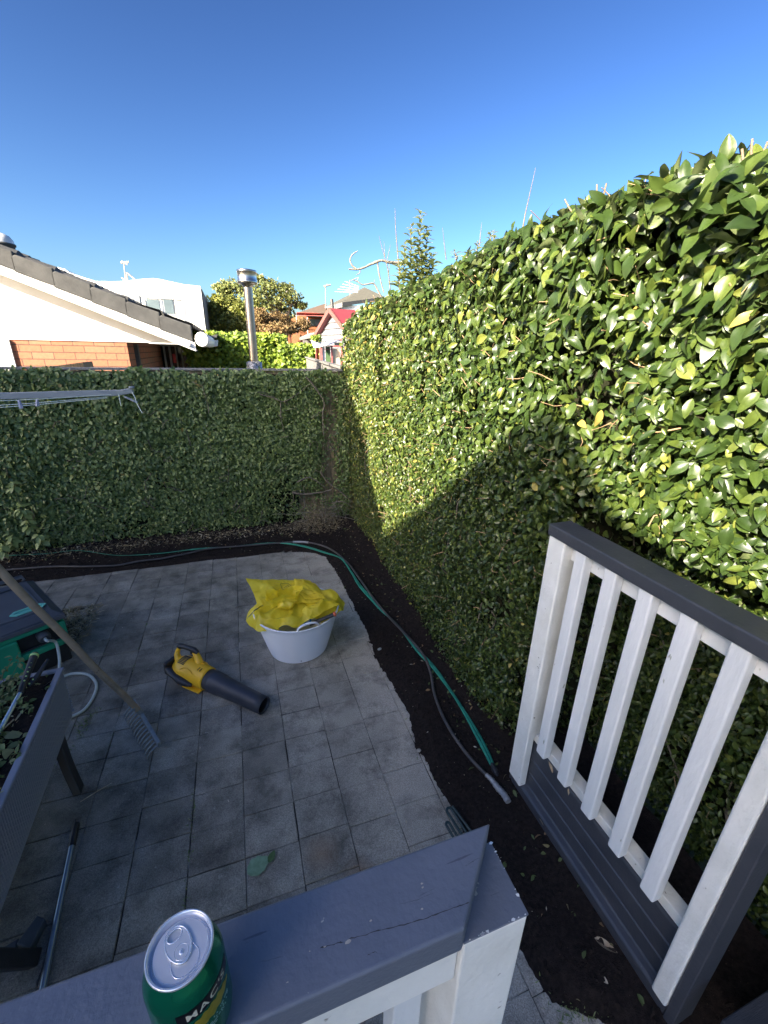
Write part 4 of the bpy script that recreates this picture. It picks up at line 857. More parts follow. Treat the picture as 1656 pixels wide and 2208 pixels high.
# flakes and nail scars on the handrail
mb = MB()
for px, py, s in ((910, 1905, .0016), (911, 1914, .0014), (752, 2030, .0030), (700, 2041, .0012), (668, 2051, .0010), (910, 1960, .0014), (620, 2118, .0010), (800, 1985, .0013)):
    c = G(px, py, RZ+.0004); n = 7; mb.add([(c.x+s*random.uniform(.5, 1.3)*math.cos(2*math.pi*k/n)*1.5, c.y+s*random.uniform(.4, .9)*math.sin(2*math.pi*k/n), c.z) for k in range(n)], [tuple(range(n))])
mb.build('paint_flakes', M['flake'], nb, fix=False)
mb = MB()      # long split in the paint with lifted edges
def crack(pts, w_):
    P = smooth_path([G(x, y, RZ+.0003) for x, y in pts], 6); n = len(P); L_, R_ = [], []
    for i, p in enumerate(P):
        p = p+Vector((0, .0009*mnoise.noise((i*.7, w_*999, 0)), 0)); k = w_*(.25+abs(mnoise.noise((i*.9, 3, w_*500)))*1.8)*(0.2 if i in (0, n-1) else 1); L_.append(p+Vector((0, k, 0))); R_.append(p-Vector((0, k, 0)))
    mb.add(L_+R_, [(i, i+1, n+i+1, n+i) for i in range(n-1)])
crack([(752, 2024), (790, 2015), (830, 2003), (880, 1992), (930, 1975), (985, 1955), (1012, 1945)], .0006); crack([(690, 2044), (720, 2036), (742, 2031)], .0007)
crack([(1003, 1868), (1020, 1857), (1034, 1850)], .0003); crack([(792, 2060), (806, 2053), (815, 2056)], .0004); crack([(860, 1950), (900, 1940), (935, 1925)], .0002); crack([(560, 2075), (610, 2062)], .0002)
mb.build('paint_cracks', mat('crack', (.025, .03, .04), (.05, .055, .06), 90, .8), nb, fix=False)
mb = MB()      # chipped white edge of the painted post top
for k in range(30):
    e = random.choice((random.random(), random.gauss(.8, .1), random.gauss(.25, .06))); e = min(.98, max(.02, e)); c = Vector((.193+.088*e, .2365, 1.3549)) if k % 3 else Vector((.2805, .237+.085*e, 1.3549)); s = random.choice((.0004, .0006, .0009, .0022))*random.uniform(.7, 1.3)
    mb.add([(c.x+s*random.uniform(.5, 1.6)*math.cos(a), c.y+s*random.uniform(.4, 1.0)*math.sin(a), c.z) for a in (0, 1.2, 2.3, 3.5, 4.8)], [(0, 1, 2, 3, 4)])
mb.build('edge_chips', M['white_paint'], nb, fix=False)

# ================================================================== RIGHT BALUSTRADE
XR = 1.088
rb = thing('side_balustrade', 'white balustrade with dark handrail standing before the hedge at the right', 'balustrade', (XR+.045, .75, .04))
MB().box(XR-.008, XR+.095, .335, 1.207, 1.356, 1.402).build('handrail', M['dark_paint'], rb, bevel=.006, seg=3)
MB().box(XR+.041, XR+.085, .362, 1.118, 1.283, 1.3545).build('top_rail', M['white_paint'], rb, bevel=.002)
MB().box(XR+.041, XR+.092, .362, 1.160, .366, .409).build('bottom_rail', M['white_paint_worn'], rb, bevel=.003)
for y0, y1 in ((1.119, 1.204), (.362, .411)):
    full = y0 > 1
    prof = [(XR, .092), (XR+.038, .092), (XR+.038, .385), (XR+.088, .410), (XR+.088, 1.3545), (XR, 1.3545)]
    mb = MB(); mb.prism([(x, y0, z) for x, z in prof], (0, y1-y0, 0)); mb.build('post', M['white_paint_worn'], rb, bevel=.007, seg=3)
yb = 1.064
for k in range(5):
    y1 = 1.064-k*.1316
    MB().box(XR, XR+.040, y1-.049, y1, .389, 1.3548).build('baluster', M['white_paint'], rb, bevel=.006, seg=3)
# grooved fascia boards
prof = [(XR+.044, .352), (XR+.056, .346)]
prof = [(XR+.058, .355), (XR+.047, .352), (XR+.043, .343)]
for zg in (.262, .176): prof += [(XR+.043, zg+.004), (XR+.050, zg), (XR+.043, zg-.006)]
prof += [(XR+.043, .104), (XR+.038, .098), (XR+.020, .093), (XR+.012, .086), (XR+.010, .078), (XR+.010, .046), (XR+.058, .046)]
MB().prism([(x, .362, z) for x, z in prof], (0, .842, 0)).build('fascia', M['dark_paint'], rb, bevel=.0015)
# landing behind the balustrade, dark and in deep shade
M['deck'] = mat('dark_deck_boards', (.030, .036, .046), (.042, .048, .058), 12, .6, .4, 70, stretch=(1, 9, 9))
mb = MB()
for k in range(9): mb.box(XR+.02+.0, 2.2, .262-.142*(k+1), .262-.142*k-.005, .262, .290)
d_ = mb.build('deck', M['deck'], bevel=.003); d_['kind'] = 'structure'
MB().box(XR+.006, XR+.092, .330, .3605, .02, 1.3545).build('end_board', M['dark_paint'], rb, bevel=.004)
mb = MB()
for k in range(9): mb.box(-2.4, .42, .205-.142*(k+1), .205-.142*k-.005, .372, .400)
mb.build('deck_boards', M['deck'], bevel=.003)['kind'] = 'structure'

# curled leaves lying about
def flat_leaf(name, label, px, py, z, L, W, ang, col, lobes=0, group=None, curl=.2):
    c = G(px, py, z); mb = MB(); n = 10; vs = []
    for i in range(n+1):
        u = i/n; hw = W*math.sin(math.pi*min(1, u**.8))**.8*(1+.18*lobes*math.sin(u*23)); 
        for s in (-1, -.5, 0, .5, 1): vs.append(((u-.5)*L, s*hw, z+.003+abs(s)*hw*curl+.12*L*curl*(2*u-1)**2+random.uniform(0, .001)))
    ca, sa = math.cos(ang), math.sin(ang); vs = [(c.x+x*ca-y*sa, c.y+x*sa+y*ca, zz) for x, y, zz in vs]
    mb.add(vs, [(i*5+j, i*5+j+1, (i+1)*5+j+1, (i+1)*5+j) for i in range(n) for j in range(4)], True)
    return tag(mb.build(name, col, fix=False), label, 'leaf', group)
M['pale_leaf'] = mat('pale_green_leaf', (.25, .38, .24), (.18, .30, .17), 60, .6, c3=(.06, .10, .05), s3=45, t3=.70)
M['dry_leaf'] = mat('tan_leaf', (.42, .33, .22), (.32, .24, .15), 50, .8)
lf = thing('fallen_leaf', 'large pale green leaf lying underside up on the paving above the drink can', 'leaf', G(563, 1862))
o = flat_leaf('blade', None, 558, 1868, 0.0, .098, .036, .35, M['pale_leaf'], .5); o.parent = lf; o.location = -lf.location
for k_ in ('label', 'category'):
    if k_ in o: del o[k_]
o = flat_leaf('small_lobe', None, 586, 1848, 0.004, .05, .014, 1.0, M['weed_flat'] if 'weed_flat' in M else mat('weed_flat', (.10, .19, .06), (.07, .13, .04), 50, .6), .4); o.parent = lf; o.location = -lf.location
for k_ in ('label', 'category'):
    if k_ in o: del o[k_]
flat_leaf('dry_leaf', 'tan curled leaf hanging at the foot of the grooved fascia, bottom right', 1305, 2042, .03, .075, .014, -.9, M['dry_leaf'], curl=.8)
flat_leaf('dry_leaf', 'tiny pale oval leaf on the dark mulch below the tan curled leaf', 1303, 2115, .03, .024, .008, -1.2, M['chip'], curl=.3)
c = PX(1192, 1655, XR+.03); 
for px, py, L_, lab in ((1190, 1651, .045, 'tan leaf caught under the first baluster of the side balustrade'), (1229, 1704, .02, 'tan leaf scrap caught under the second baluster of the side balustrade')):
    c = PX(px, py, XR+.05); tag(MB().prism([c+Vector((0, L_*.5, .006)), c+Vector((-.012, L_*.1, .004)), c+Vector((-.014, -L_*.5, -.012)), c+Vector((-.002, -L_*.2, .004))], (.001, 0, .002)).build('dry_leaf', M['dry_leaf'], fix=False), lab, 'leaf')
c = PX(1173, 1770, XR+.02); tag(MB().prism([c+Vector((-.013, .014, .0)), c+Vector((-.016, 0, .003)), c+Vector((-.014, -.014, -.004)), c+Vector((-.006, 0, -.01))], (0, 0, .002)).build('dry_leaf', M['chip'], fix=False), 'small pale leaf stuck on the lower lip of the grooved fascia', 'leaf')

# ================================================================== DRINK CAN
CX, CY = -.091, .251
can = thing('drink_can', 'green metallic drink can standing on the slate blue handrail', 'can', (CX, CY, RZ))
def can_mat():
    m = mat('green_can', (.008, .24, .13), (.006, .20, .115), 6, .22, metal=.7); return m
M['can'] = can_mat(); M['alu'] = mat('aluminium', (.86, .87, .90), (.80, .81, .84), 40, .24, metal=.7); M['alu_lid'] = mat('lid_aluminium', (.84, .84, .83), (.79, .79, .78), 30, .28, metal=.45)
Mx = Matrix.Translation((CX, CY, RZ))
MB().lathe([(.001, .004), (.019, .006), (.023, .0005), (.0245, .0005), (.029, .006), (.0322, .013), (.033, .020), (.033, .088), (.0325, .093), (.031, .0985), (.0285, .1045), (.0266, .1085), (.0258, .1105)], Mx, 72).build('body', M['can'], can, fix=False)
MB().lathe([(.0258, .1105), (.0255, .112), (.0268, .1135), (.0274, .1150), (.0271, .1162), (.0262, .1166), (.0253, .1160), (.0249, .1145), (.0243, .1105), (.0236, .1092), (.0226, .1096), (.0222, .1118), (.0216, .1125)], Mx, 72).build('rim', M['alu'], can, fix=False)
MB().lathe([(.0216, .1125), (.012, .1125), (.0001, .1125)], Mx, 64, smooth=False).build('lid', M['alu_lid'], can, fix=False)
Z = RZ+.1127; TA = math.atan2(*(lambda v: (v.y, v.x))(G(403, 2090, RZ+.113)-G(375, 2025, RZ+.113)))  # direction of the tab
ca, sa = math.cos(TA), math.sin(TA); c0 = G(391, 2052, RZ+.113)
TS = 1.0
def tp(u, v, h=0): u *= TS; v *= TS; return Vector((c0.x+u*ca-v*sa, c0.y+u*sa+v*ca, Z+h))
mb = MB()      # raised teardrop panel outline
out = [tp(-.0125*math.cos(t)+(-.0015 if abs(t) > 1.57 else 0), .0*t) for t in ()]
pl = []
for k in range(40):
    t = 2*math.pi*k/40; r = .0105+.0050*(1-math.cos(t))/2*0; u = -.0135*math.cos(t)+.0045; v = (.0068+.0075*(1-math.cos(t))/2)*math.sin(t); pl.append(tp(u, v, .0000))
mb.tube(pl+[pl[0]], .00055, 6, cap=False, flat=.8); mb.build('panel_bead', M['alu'], can, fix=False)
TS = 1.28; tb = MB(); n = 40; oval = []
for k in range(n): t = 2*math.pi*k/n; oval.append((.0117*math.cos(t)-.0045, (.0075-.0006*math.cos(t))*math.sin(t)))
hole = [(.0035*math.cos(2*math.pi*k/n)-.0110, .0049*math.sin(2*math.pi*k/n)) for k in range(n)]
h1, h2 = .0021, .0011; b = len(tb.v)
tb.add([tp(u, v, h1) for u, v in oval]+[tp(u, v, h1) for u, v in hole]+[tp(u, v, h2) for u, v in oval]+[tp(u, v, h2) for u, v in hole],
       [(k, (k+1) % n, n+(k+1) % n, n+k) for k in range(n)]+[(2*n+k, k, (k+1) % n, 2*n+(k+1) % n)[::-1] for k in range(n)]+[(n+k, n+(k+1) % n, 3*n+(k+1) % n, 3*n+k) for k in range(n)])
tab = tb.build('pull_tab', M['alu_lid'], can, bevel=.0003)
mb = MB(); mb.tube([tp(u, v, .0018) for u, v in oval+oval[:1]], .0007, 6, cap=False); mb.tube([tp(u, v, .0018) for u, v in hole+hole[:1]], .0006, 6, cap=False)
mb.tube([tp(.0046*math.cos(2*math.pi*k/24)+.0008, .0044*math.sin(2*math.pi*k/24), .0021) for k in range(25)], .0003, 5, cap=False)
mb.build('curled_edge', M['alu'], tab, fix=False)
MB().lathe([(.0018, 0), (.0022, .0026), (.0016, .0031), (.0001, .0031)], Matrix.Translation(tp(.001, 0, 0)), 20).build('rivet', M['alu'], tab, fix=False)
# printed label wrapped round the can: black panel with cream letters, gold ear of barley below, small script down the side
M['ink_black'] = mat('black_ink', (.010, .010, .013), None, 5, .35, metal=.3); M['ink_cream'] = mat('cream_ink', (.62, .60, .48), None, 5, .45); M['ink_gold'] = mat('gold_ink', (.42, .34, .04), (.32, .28, .03), 200, .4, metal=.4); M['ink_pale'] = mat('pale_ink', (.30, .42, .40), None, 5, .45)
LA = math.radians(-52)      # middle of the label, facing the lower right of the view
PR = [(.020, .0331), (.088, .0331), (.093, .0326), (.0985, .0311), (.1045, .0286)]
def canpt(s, h, off=.0):
    r = float(np.interp(h, [a for a, _ in PR], [b for _, b in PR]))+off; a = LA+s/.033; return Vector((CX+r*math.cos(a), CY+r*math.sin(a), RZ+h))
def patch(name, s0, s1, h0, h1, off, m, shape=None, nu=24, nv=8):
    mb = MB()
    def f(u, v):
        s = s0+(s1-s0)*u; h = h0+(h1-h0)*v
        if shape: k = shape(u); h = (h0+h1)/2+(v-.5)*(h1-h0)*k
        return canpt(s, h, off)
    mb.grid(f, nu, nv); return mb.build(name, M[m], can, fix=False)
patch('label_panel', -.026, .028, .0745, .0895, .00015, 'ink_black', nu=40)
patch('label_gold_device', -.022, .024, .0545, .0715, .00012, 'ink_gold', shape=lambda u: max(.08, math.sin(math.pi*u)**.7*(1+.15*math.sin(u*40))))
def wrap_text(txt, name, size, s0, h0, off, m, slant=0):
    cu = bpy.data.curves.new(name, 'FONT'); cu.body = txt; cu.size = size; cu.resolution_u = 3; cu.align_x = 'CENTER'; cu.space_character = 1.15; cu.offset = size*.012; cu.shear = slant
    tmp = bpy.data.objects.new(name, cu); COL.objects.link(tmp); dg = bpy.context.evaluated_depsgraph_get(); me = bpy.data.meshes.new_from_object(tmp.evaluated_get(dg))
    bpy.data.objects.remove(tmp)
    import bmesh
    bm = bmesh.new(); bm.from_mesh(me); bmesh.ops.triangulate(bm, faces=bm.faces)
    for _ in range(1): bmesh.ops.subdivide_edges(bm, edges=[e for e in bm.edges if e.calc_length() > size*.2], cuts=2)
    for v in bm.verts: v.co = canpt(s0+v.co.x, h0+v.co.y, off)
    bm.to_mesh(me); bm.free(); me.materials.clear(); me.materials.append(M[m]); return link(name, me, can)
wrap_text("MAC'S", 'label_lettering', .0125, .0, .0775, .00035, 'ink_cream')
wrap_text('3 ring', 'label_script', .0001, .0, .05, -.003, 'ink_pale') if False else None
mb = MB()
for k in range(40):      # tiny illegible side print, as dashes
    s = -.018+.036*random.random(); h = random.choice((.0505, .0475, .0445, .0415)); a, b = canpt(s, h, .0003), canpt(s+random.uniform(.0008, .0022), h+random.uniform(-.0003, .0003), .0003); mb.tube([a, b], .00028, 4)
mb.build('small_print', M['ink_pale'], can, fix=False)

# ================================================================== HOSES on the bed
M['hose_green'] = mat('green_flat_hose', (.02, .21, .14), (.035, .30, .20), 14, .38, stretch=(1, 1, 1)); M['hose_black'] = mat('black_hose', (.055, .052, .052), (.085, .078, .074), 12, .5)
M['tape'] = mat('silver_tape', (.42, .43, .44), (.30, .31, .32), 60, .38, 1, 220, metal=.5); M['black_plastic'] = mat('black_plastic', (.018, .019, .022), (.028, .029, .032), 20, .45, .2, 200)
def onbed(px, py, h): p = G(px, py, .02); return Vector((p.x, p.y, max(bed_z(p.x, p.y), .0)+h))
gh_ = thing('green_hose', 'flat green soaker hose snaking along the garden bed', 'hose', onbed(650, 1180, 0))
GP = [(-60, 1216), (0, 1210), (100, 1202), (170, 1197), (250, 1203), (330, 1200), (400, 1192), (440, 1189), (500, 1183), (590, 1175), (650, 1182), (700, 1192), (735, 1210), (758, 1240), (775, 1268), (800, 1296), (822, 1322), (848, 1345), (872, 1372), (900, 1408), (935, 1448), (965, 1490), (990, 1530), (1015, 1570), (1038, 1612), (1060, 1660)]
P = smooth_path([onbed(a, b, .013) for a, b in GP], 6); n = len(P)
for i, p in enumerate(P): p.z += .003*math.sin(i*.35)
mb = MB(); wd = [(.0105 if i < n*.25 else .021)*(1+.3*math.sin(i*.23)) for i in range(n)]
# two thin lobes side by side give the flattened split look
for s in (-1, 1):
    Q = []
    for i, p in enumerate(P): t = (P[min(i+1, n-1)]-P[max(i-1, 0)]).normalized(); sd = Vector((t.y, -t.x, 0)).normalized(); Q.append(p+sd*s*wd[i]*.27+Vector((0, 0, .001*s)))
    mb.tube(Q, [w_*.36 for w_ in wd], 8, flat=.62)
mb.build('tube', M['hose_green'], gh_, fix=False)
e = P[-1]; d = (P[-1]-P[-5]).normalized(); MB().tube([e-d*.005, e+d*.02, e+d*.021, e+d*.035, e+d*.036, e+d*.05, e+d*.051, e+d*.06], [.011, .012, .016, .016, .012, .011, .007, .006], 12, smooth=False).build('end_connector', M['black_plastic'], gh_, fix=False)
bh_ = thing('black_hose', 'round black hose lying beside the green one with silver taped end', 'hose', onbed(650, 1176, 0))
BP = [(-60, 1240), (20, 1236), (110, 1229), (180, 1229), (250, 1225), (300, 1218), (350, 1211), (400, 1202), (450, 1191), (520, 1183), (590, 1177), (650, 1174), (690, 1181), (720, 1194), (750, 1220), (775, 1254), (810, 1305), (845, 1345), (880, 1382), (912, 1420), (928, 1460), (935, 1500), (950, 1545), (975, 1592), (1010, 1640), (1050, 1685)]
P2 = smooth_path([onbed(a, b, .018) for a, b in BP], 6); MB().tube(P2, .0088, 12).build('tube', M['hose_black'], bh_, fix=False)
T_ = smooth_path([onbed(a, b, .019) for a, b in ((1046, 1682), (1058, 1692), (1072, 1710), (1084, 1722), (1094, 1740))], 6); m_ = len(T_)
MB().tube(T_, [(.0105+.0055*min(1, i/(m_*.5))+.0015*math.sin(i*2.1))*(.92 if i == m_-1 else 1) for i in range(m_)], 10, flat=.8).build('taped_end', M['tape'], bh_, fix=False)
k = int(len(P2)*.44); MB().tube(P2[k-2:k+3], .0125, 12).build('tape_band', M['tape'], bh_, fix=False)

# dark green folded metal thing poking out behind the rail
M['dark_green'] = mat('dark_green_enamel', (.012, .035, .04), (.02, .05, .055), 20, .3)
dg_ = thing('hose_stand', 'dark green looped metal tubes standing in the bed just behind the blue handrail tip', 'stand', G(985, 1800)); mb = MB()
def loop(a, b, w_, h0, h1):
    A = G(*a, h0); B = G(*b, h1); d = (B-A); sd = Vector((d.y, -d.x, 0)).normalized()*w_; pts = [B-sd, A-sd]+[A-sd*math.cos(t)-d.normalized()*w_*math.sin(t)+Vector((0, 0, 0)) for t in (.5, 1.0, 1.57, 2.1, 2.6)]+[A+sd, B+sd]
    return pts
mb.tube(loop((969, 1748), (1012, 1815), .012, .05, .02), .006, 8); mb.build('long_loop', M['dark_green'], dg_, fix=False)
MB().tube(loop((966, 1778), (996, 1828), .009, .06, .03), .006, 8).build('short_loop', M['dark_green'], dg_, fix=False)
MB().tube([G(975, 1738, .06), G(1030, 1812, .03)], .006, 8).build('rod', M['dark_green'], dg_, fix=False)

# ================================================================== WHITE TUB with tools and yellow bags
TC = Vector((.262, 2.565, 0)); RB, RTp, TH = .192, .276, .335
# refine the centre from the photographed base and rim
M['tub'] = mat('tub_plastic', (.84, .86, .90), (.81, .83, .88), 4, .38, .0, coat=.05)
tub = thing('rubber_tub', 'flexible white ribbed tub standing on the paving', 'tub', TC); prof = []
nR = 26
for k in range(nR*4+1):
    v = k/(nR*4); z = .006+v*(TH-.02); r = RB+(RTp-RB)*v**.92+(.0022 if (k % 4) < 2 else 0)*(1 if v < .92 else 0); prof.append((r, z))
def tubshape(mb, prof, flip=False):
    n = 72; vs = []
    for r, z in prof:
        for k in range(n):
            a = 2*math.pi*k/n; dip = .030*max(0, math.sin(a+.0)**2)*(z/TH)**3     # the soft rim droops at the handles' ends
            vs.append((TC.x+r*math.cos(a)*1.03, TC.y+r*math.sin(a)*.97, z-dip*.35*(1 if math.sin(a) < 0 else .2)))
    mb.add(vs, [(i*n+k, i*n+(k+1) % n, (i+1)*n+(k+1) % n, (i+1)*n+k) for i in range(len(prof)-1) for k in range(n)], True); return mb
full = [(.001, .002), (RB-.012, .0), (RB-.003, .002)]+prof+[(RTp+.006, TH-.012), (RTp+.008, TH-.004), (RTp+.005, TH), (RTp-.001, TH), (RTp-.004, TH-.006)]+[(r-.005, z) for r, z in prof[::-4]]+[(.001, .008)]
tubshape(MB(), full).build('shell', M['tub'], tub, fix=False)
def handle(ang, mb):
    pts = []
    for k in range(17):
        t = math.pi*k/16; s = -.068*math.cos(t); h = .045*math.sin(t); a = ang+s/RTp; r = RTp+.002; pts.append((TC.x+r*math.cos(a)*1.03, TC.y+r*math.sin(a)*.97, TH-.012+h))
    return mb.tube(pts, .0085, 10, flat=.8)
fa = math.atan2(-1, .02)+.12
handle(fa, MB()).build('handle', M['tub'], tub, fix=False); handle(fa+math.pi, MB()).build('handle', M['tub'], tub, fix=False)
hp_ = PY(*(653, 1423), TC.y-RB*.93); MB().lathe([(.0001, 0), (.0045, 0), (.0045, -.003)], Matrix.Translation((hp_.x-.012, TC.y-RB*.99-.003, .026)) @ Matrix.Rotation(math.radians(90), 4, 'X'), 10).build('drain_hole', M['black_plastic'], tub, fix=False)

# tools in the tub
M['rubber'] = mat('dark_rubber', (.03, .03, .032), (.04, .04, .042), 20, .6); M['orange'] = mat('orange_plastic', (.75, .16, .07), None, 9, .45); M['blue'] = mat('blue_plastic', (.03, .22, .50), (.04, .27, .56), 9, .4)
def rimpt(px, py, z): return G(px, py, z)
def tool(name, label, cat, a, za, b, zb, r, tipm, col='rubber'):
    A = G(*a, za); B = G(*b, zb); t = thing(name, label, cat, A); d = (B-A)
    MB().tube([A, A+d*.1, A+d*.5, A+d*.9, B], [r*.9, r*1.05, r, r*1.08, r*.95], 12, flat=.75).build('grip', M[col], t, fix=False)
    MB().tube([B-d*.04, B+d*.02, B+d*.045], [r*1.1, r*1.12, r*.6], 12).build('end_cap', M[tipm], t, fix=False); return t
tool('hand_tool', 'hand tool with dark grip and round orange end beside the tub handle', 'tool', (640, 1350), .29, (677, 1326), .365, .013, 'orange')
tool('hand_tool', 'hand tool with dark grip and orange end poking past the right rim of the tub', 'tool', (668, 1346), .31, (722, 1324), .372, .015, 'orange')
tool('hand_tool', 'dark tool handle lying inside the front rim of the tub under the yellow bag', 'tool', (560, 1324), .32, (640, 1342), .325, .016, 'rubber')
t = thing('blue_clip_tool', 'blue plastic scissor grips showing behind the front handle of the tub', 'tool', G(640, 1342, .27)); mb = MB()
for c_, rr in (((622, 1338), .028), ((660, 1338), .024)): c = G(*c_, .325); mb.tube([c+Vector((rr*1.3*math.cos(2*math.pi*k/16), rr*.6*math.sin(2*math.pi*k/16), .012*math.sin(2*math.pi*k/16))) for k in range(17)], .0055, 8, cap=False)
mb.build('grips', M['blue'], t, fix=False)

# yellow bags: crumpled translucent film
def bag_mat():
    m = bpy.data.materials.new('yellow_film'); m.use_nodes = True; nt = m.node_tree; N = nt.nodes; L = nt.links; b = N['Principled BSDF']; out = N['Material Output']
    tc = N.new('ShaderNodeTexCoord'); vo = N.new('ShaderNodeTexVoronoi'); vo.feature = 'F1'; vo.inputs['Scale'].default_value = 26
    ns = N.new('ShaderNodeTexNoise'); ns.inputs['Scale'].default_value = 12; ns.inputs['Detail'].default_value = 5
    va = N.new('ShaderNodeVectorMath'); va.operation = 'MULTIPLY_ADD'; L.new(tc.outputs['Object'], ns.inputs['Vector']); L.new(ns.outputs['Color'], va.inputs[0]); va.inputs[1].default_value = (.12, .12, .12); L.new(tc.outputs['Object'], va.inputs[2]); L.new(va.outputs[0], vo.inputs['Vector'])
    bp = N.new('ShaderNodeBump'); bp.inputs['Strength'].default_value = .55; bp.inputs['Distance'].default_value = .008; L.new(vo.outputs['Distance'], bp.inputs['Height']); L.new(bp.outputs[0], b.inputs['Normal'])
    mx = N.new('ShaderNodeMix'); mx.data_type = 'RGBA'; L.new(ns.outputs[0], mx.inputs[0]); mx.inputs[6].default_value = (.95, .70, .015, 1); mx.inputs[7].default_value = (1.0, .88, .09, 1); L.new(mx.outputs[2], b.inputs['Base Color'])
    b.inputs['Roughness'].default_value = .28; b.inputs['Specular IOR Level'].default_value = .6
    tr = N.new('ShaderNodeBsdfTranslucent'); L.new(mx.outputs[2], tr.inputs['Color']); tp_ = N.new('ShaderNodeBsdfTransparent'); tp_.inputs['Color'].default_value = (.95, .85, .25, 1)
    m1 = N.new('ShaderNodeMixShader'); m1.inputs[0].default_value = .38; L.new(b.outputs[0], m1.inputs[1]); L.new(tr.outputs[0], m1.inputs[2])
    m2 = N.new('ShaderNodeMixShader'); m2.inputs[0].default_value = .06; L.new(m1.outputs[0], m2.inputs[1]); L.new(tp_.outputs[0], m2.inputs[2]); L.new(m2.outputs[0], out.inputs['Surface']); return m
M['bag'] = bag_mat(); M['bag_ink'] = mat('bag_print', (.05, .045, .01), None, 9, .6)
bag = thing('yellow_bag', 'crumpled yellow plastic bags heaped in the white tub', 'bag', (TC.x, TC.y, .30))
def crumple(p, s, seed, f=14):
    q = p*f; a = 1-abs(mnoise.noise((q.x+seed, q.y, q.z)))*2.4; b = 1-abs(mnoise.noise((q.x*2.3, q.y*2.3+seed, q.z*2.3)))*2.4; c = 1-abs(mnoise.noise((q.x*.8, q.y*.8, q.z*.8+seed)))*2.4
    return Vector((mnoise.noise((q.x, q.y+seed, q.z))*s, mnoise.noise((q.x, q.y, q.z+seed))*s, (a*.5+b*.16+c*.5)*s))
def film(name, corners, belly=.03, cr=.02, seed=0, f=9, nu=96, nv=76, m='bag'):
    """four (pixel, height) corners of a loose sheet"""
    C = [G(px, py, z) for px, py, z in corners]
    def fn(u, v):
        p = (C[0]*(1-u)+C[1]*u)*(1-v)+(C[3]*(1-u)+C[2]*u)*v
        e = math.sin(math.pi*u)*math.sin(math.pi*v); p = p+Vector((0, 0, belly*e)); 
        w_ = .35+.65*min(1, 4*min(u, 1-u, v, 1-v)+.35)
        return p+crumple(p, cr, seed, f)*w_
    return fn, MB().grid(fn, nu, nv).build(name, M[m], bag, fix=False)
# standing back sheet, left lobe, right lobe, low front apron, inner roll
TT = [-180, -150, -110, -85, -50, -20, 0, 30, 90, 150, 180]; RRm = [.335, .30, .225, .205, .232, .305, .345, .29, .225, .255, .335]
def heap(u, v):
    th = -math.pi+2*math.pi*u; rm = float(np.interp(math.degrees(th), TT, RRm))*(1+.07*mnoise.noise((math.cos(th)*3, math.sin(th)*3, 2))); r = rm*v**.85
    x = TC.x+r*math.cos(th); y = TC.y+r*math.sin(th)*.95
    z = TH+.032-.014*v+.05*max(0, math.sin(th))*v*(1-v*.35)-.075*max(0, v-.80)/.2*(1 if abs(math.cos(th)) > .6 else .55)
    p = Vector((x, y, z)); fold = .016*math.sin(th*9+3*mnoise.noise((r*6, th, 1)))*v
    c = crumple(p, .030, 3, 8); return p+Vector((c.x*.8, c.y*.8, c.z*(.5+.5*v)))+Vector((0, 0, fold))
MB().grid(heap, 220, 60).build('draped_bag', M['bag'], bag, fix=False)
fbk, _ = film('back_sheet', [(531, 1250, .43), (640, 1254, .41), (700, 1300, .385), (556, 1308, .385)], .02, .022, 3)
film('back_sheet_fold', [(634, 1250, .43), (670, 1252, .41), (704, 1292, .40), (640, 1296, .39)], .02, .022, 5)
film('right_lobe', [(648, 1318, .39), (700, 1291, .42), (732, 1303, .385), (668, 1338, .37)], .03, .022, 12)
# rolled mouth of the inner bag
rc = G(612, 1294, .415)
def roll(u, v):
    a = 2*math.pi*u; r = .060+.014*math.sin(2*a+1)+.008*math.sin(5*a); h = (v-.5)*.07; fl = r*(1+.28*v)
    p = rc+Vector((fl*math.cos(a)*1.25, fl*math.sin(a)*.85, h+.014*math.sin(a*3)+.02)); return p+crumple(p, .016, 41, 22)
MB().grid(roll, 72, 16).build('rolled_mouth', M['bag'], bag, fix=False)
def knot(u, v):
    th = math.pi*v; a = 2*math.pi*u; p = G(620, 1306, .405)+Vector((.055*math.sin(th)*math.cos(a), .04*math.sin(th)*math.sin(a), .034*math.cos(th))); return p+crumple(p, .026, 55, 20)
MB().grid(knot, 44, 30).build('inner_bundle', M['bag'], bag, fix=False)
# black printed marks: a framed box and short text-like bars, following the film
mb = MB()
def mark(fn, u0, v0, u1, v1, w_=.0012):
    n = 8; mb.tube([fn(u0+(u1-u0)*k/n, v0+(v1-v0)*k/n)+Vector((0, -.003, .003)) for k in range(n+1)], w_, 4)
for a in ((.52, .30, .74, .22), (.52, .62, .74, .5), (.52, .30, .52, .62), (.74, .22, .74, .5), (.56, .40, .70, .33), (.56, .50, .70, .43), (.85, .25, .97, .45), (.88, .2, .99, .38)): mark(fbk, *a)
mb.build('printed_marks', M['bag_ink'], bag, fix=False)

# ================================================================== LEAF BLOWER
M['yellow_pl'] = mat('yellow_plastic', (.92, .52, .025), (.86, .47, .02), 6, .38, .15, 200); M['tube_pl'] = mat('blower_tube', (.032, .036, .048), (.042, .046, .060), 8, .42, .2, 300)
bl = thing('leaf_blower', 'yellow and black cordless leaf blower lying on the paving', 'leaf blower', G(470, 1470))
NZ = G(570, 1522, .051); RR = G(400, 1440, .080); ax = (NZ-RR); Lb = ax.length; ax.normalize(); NZ = NZ
side = Vector((ax.y, -ax.x, 0)).normalized(); upv = side.cross(ax).normalized(); upv = upv if upv.z > 0 else -upv
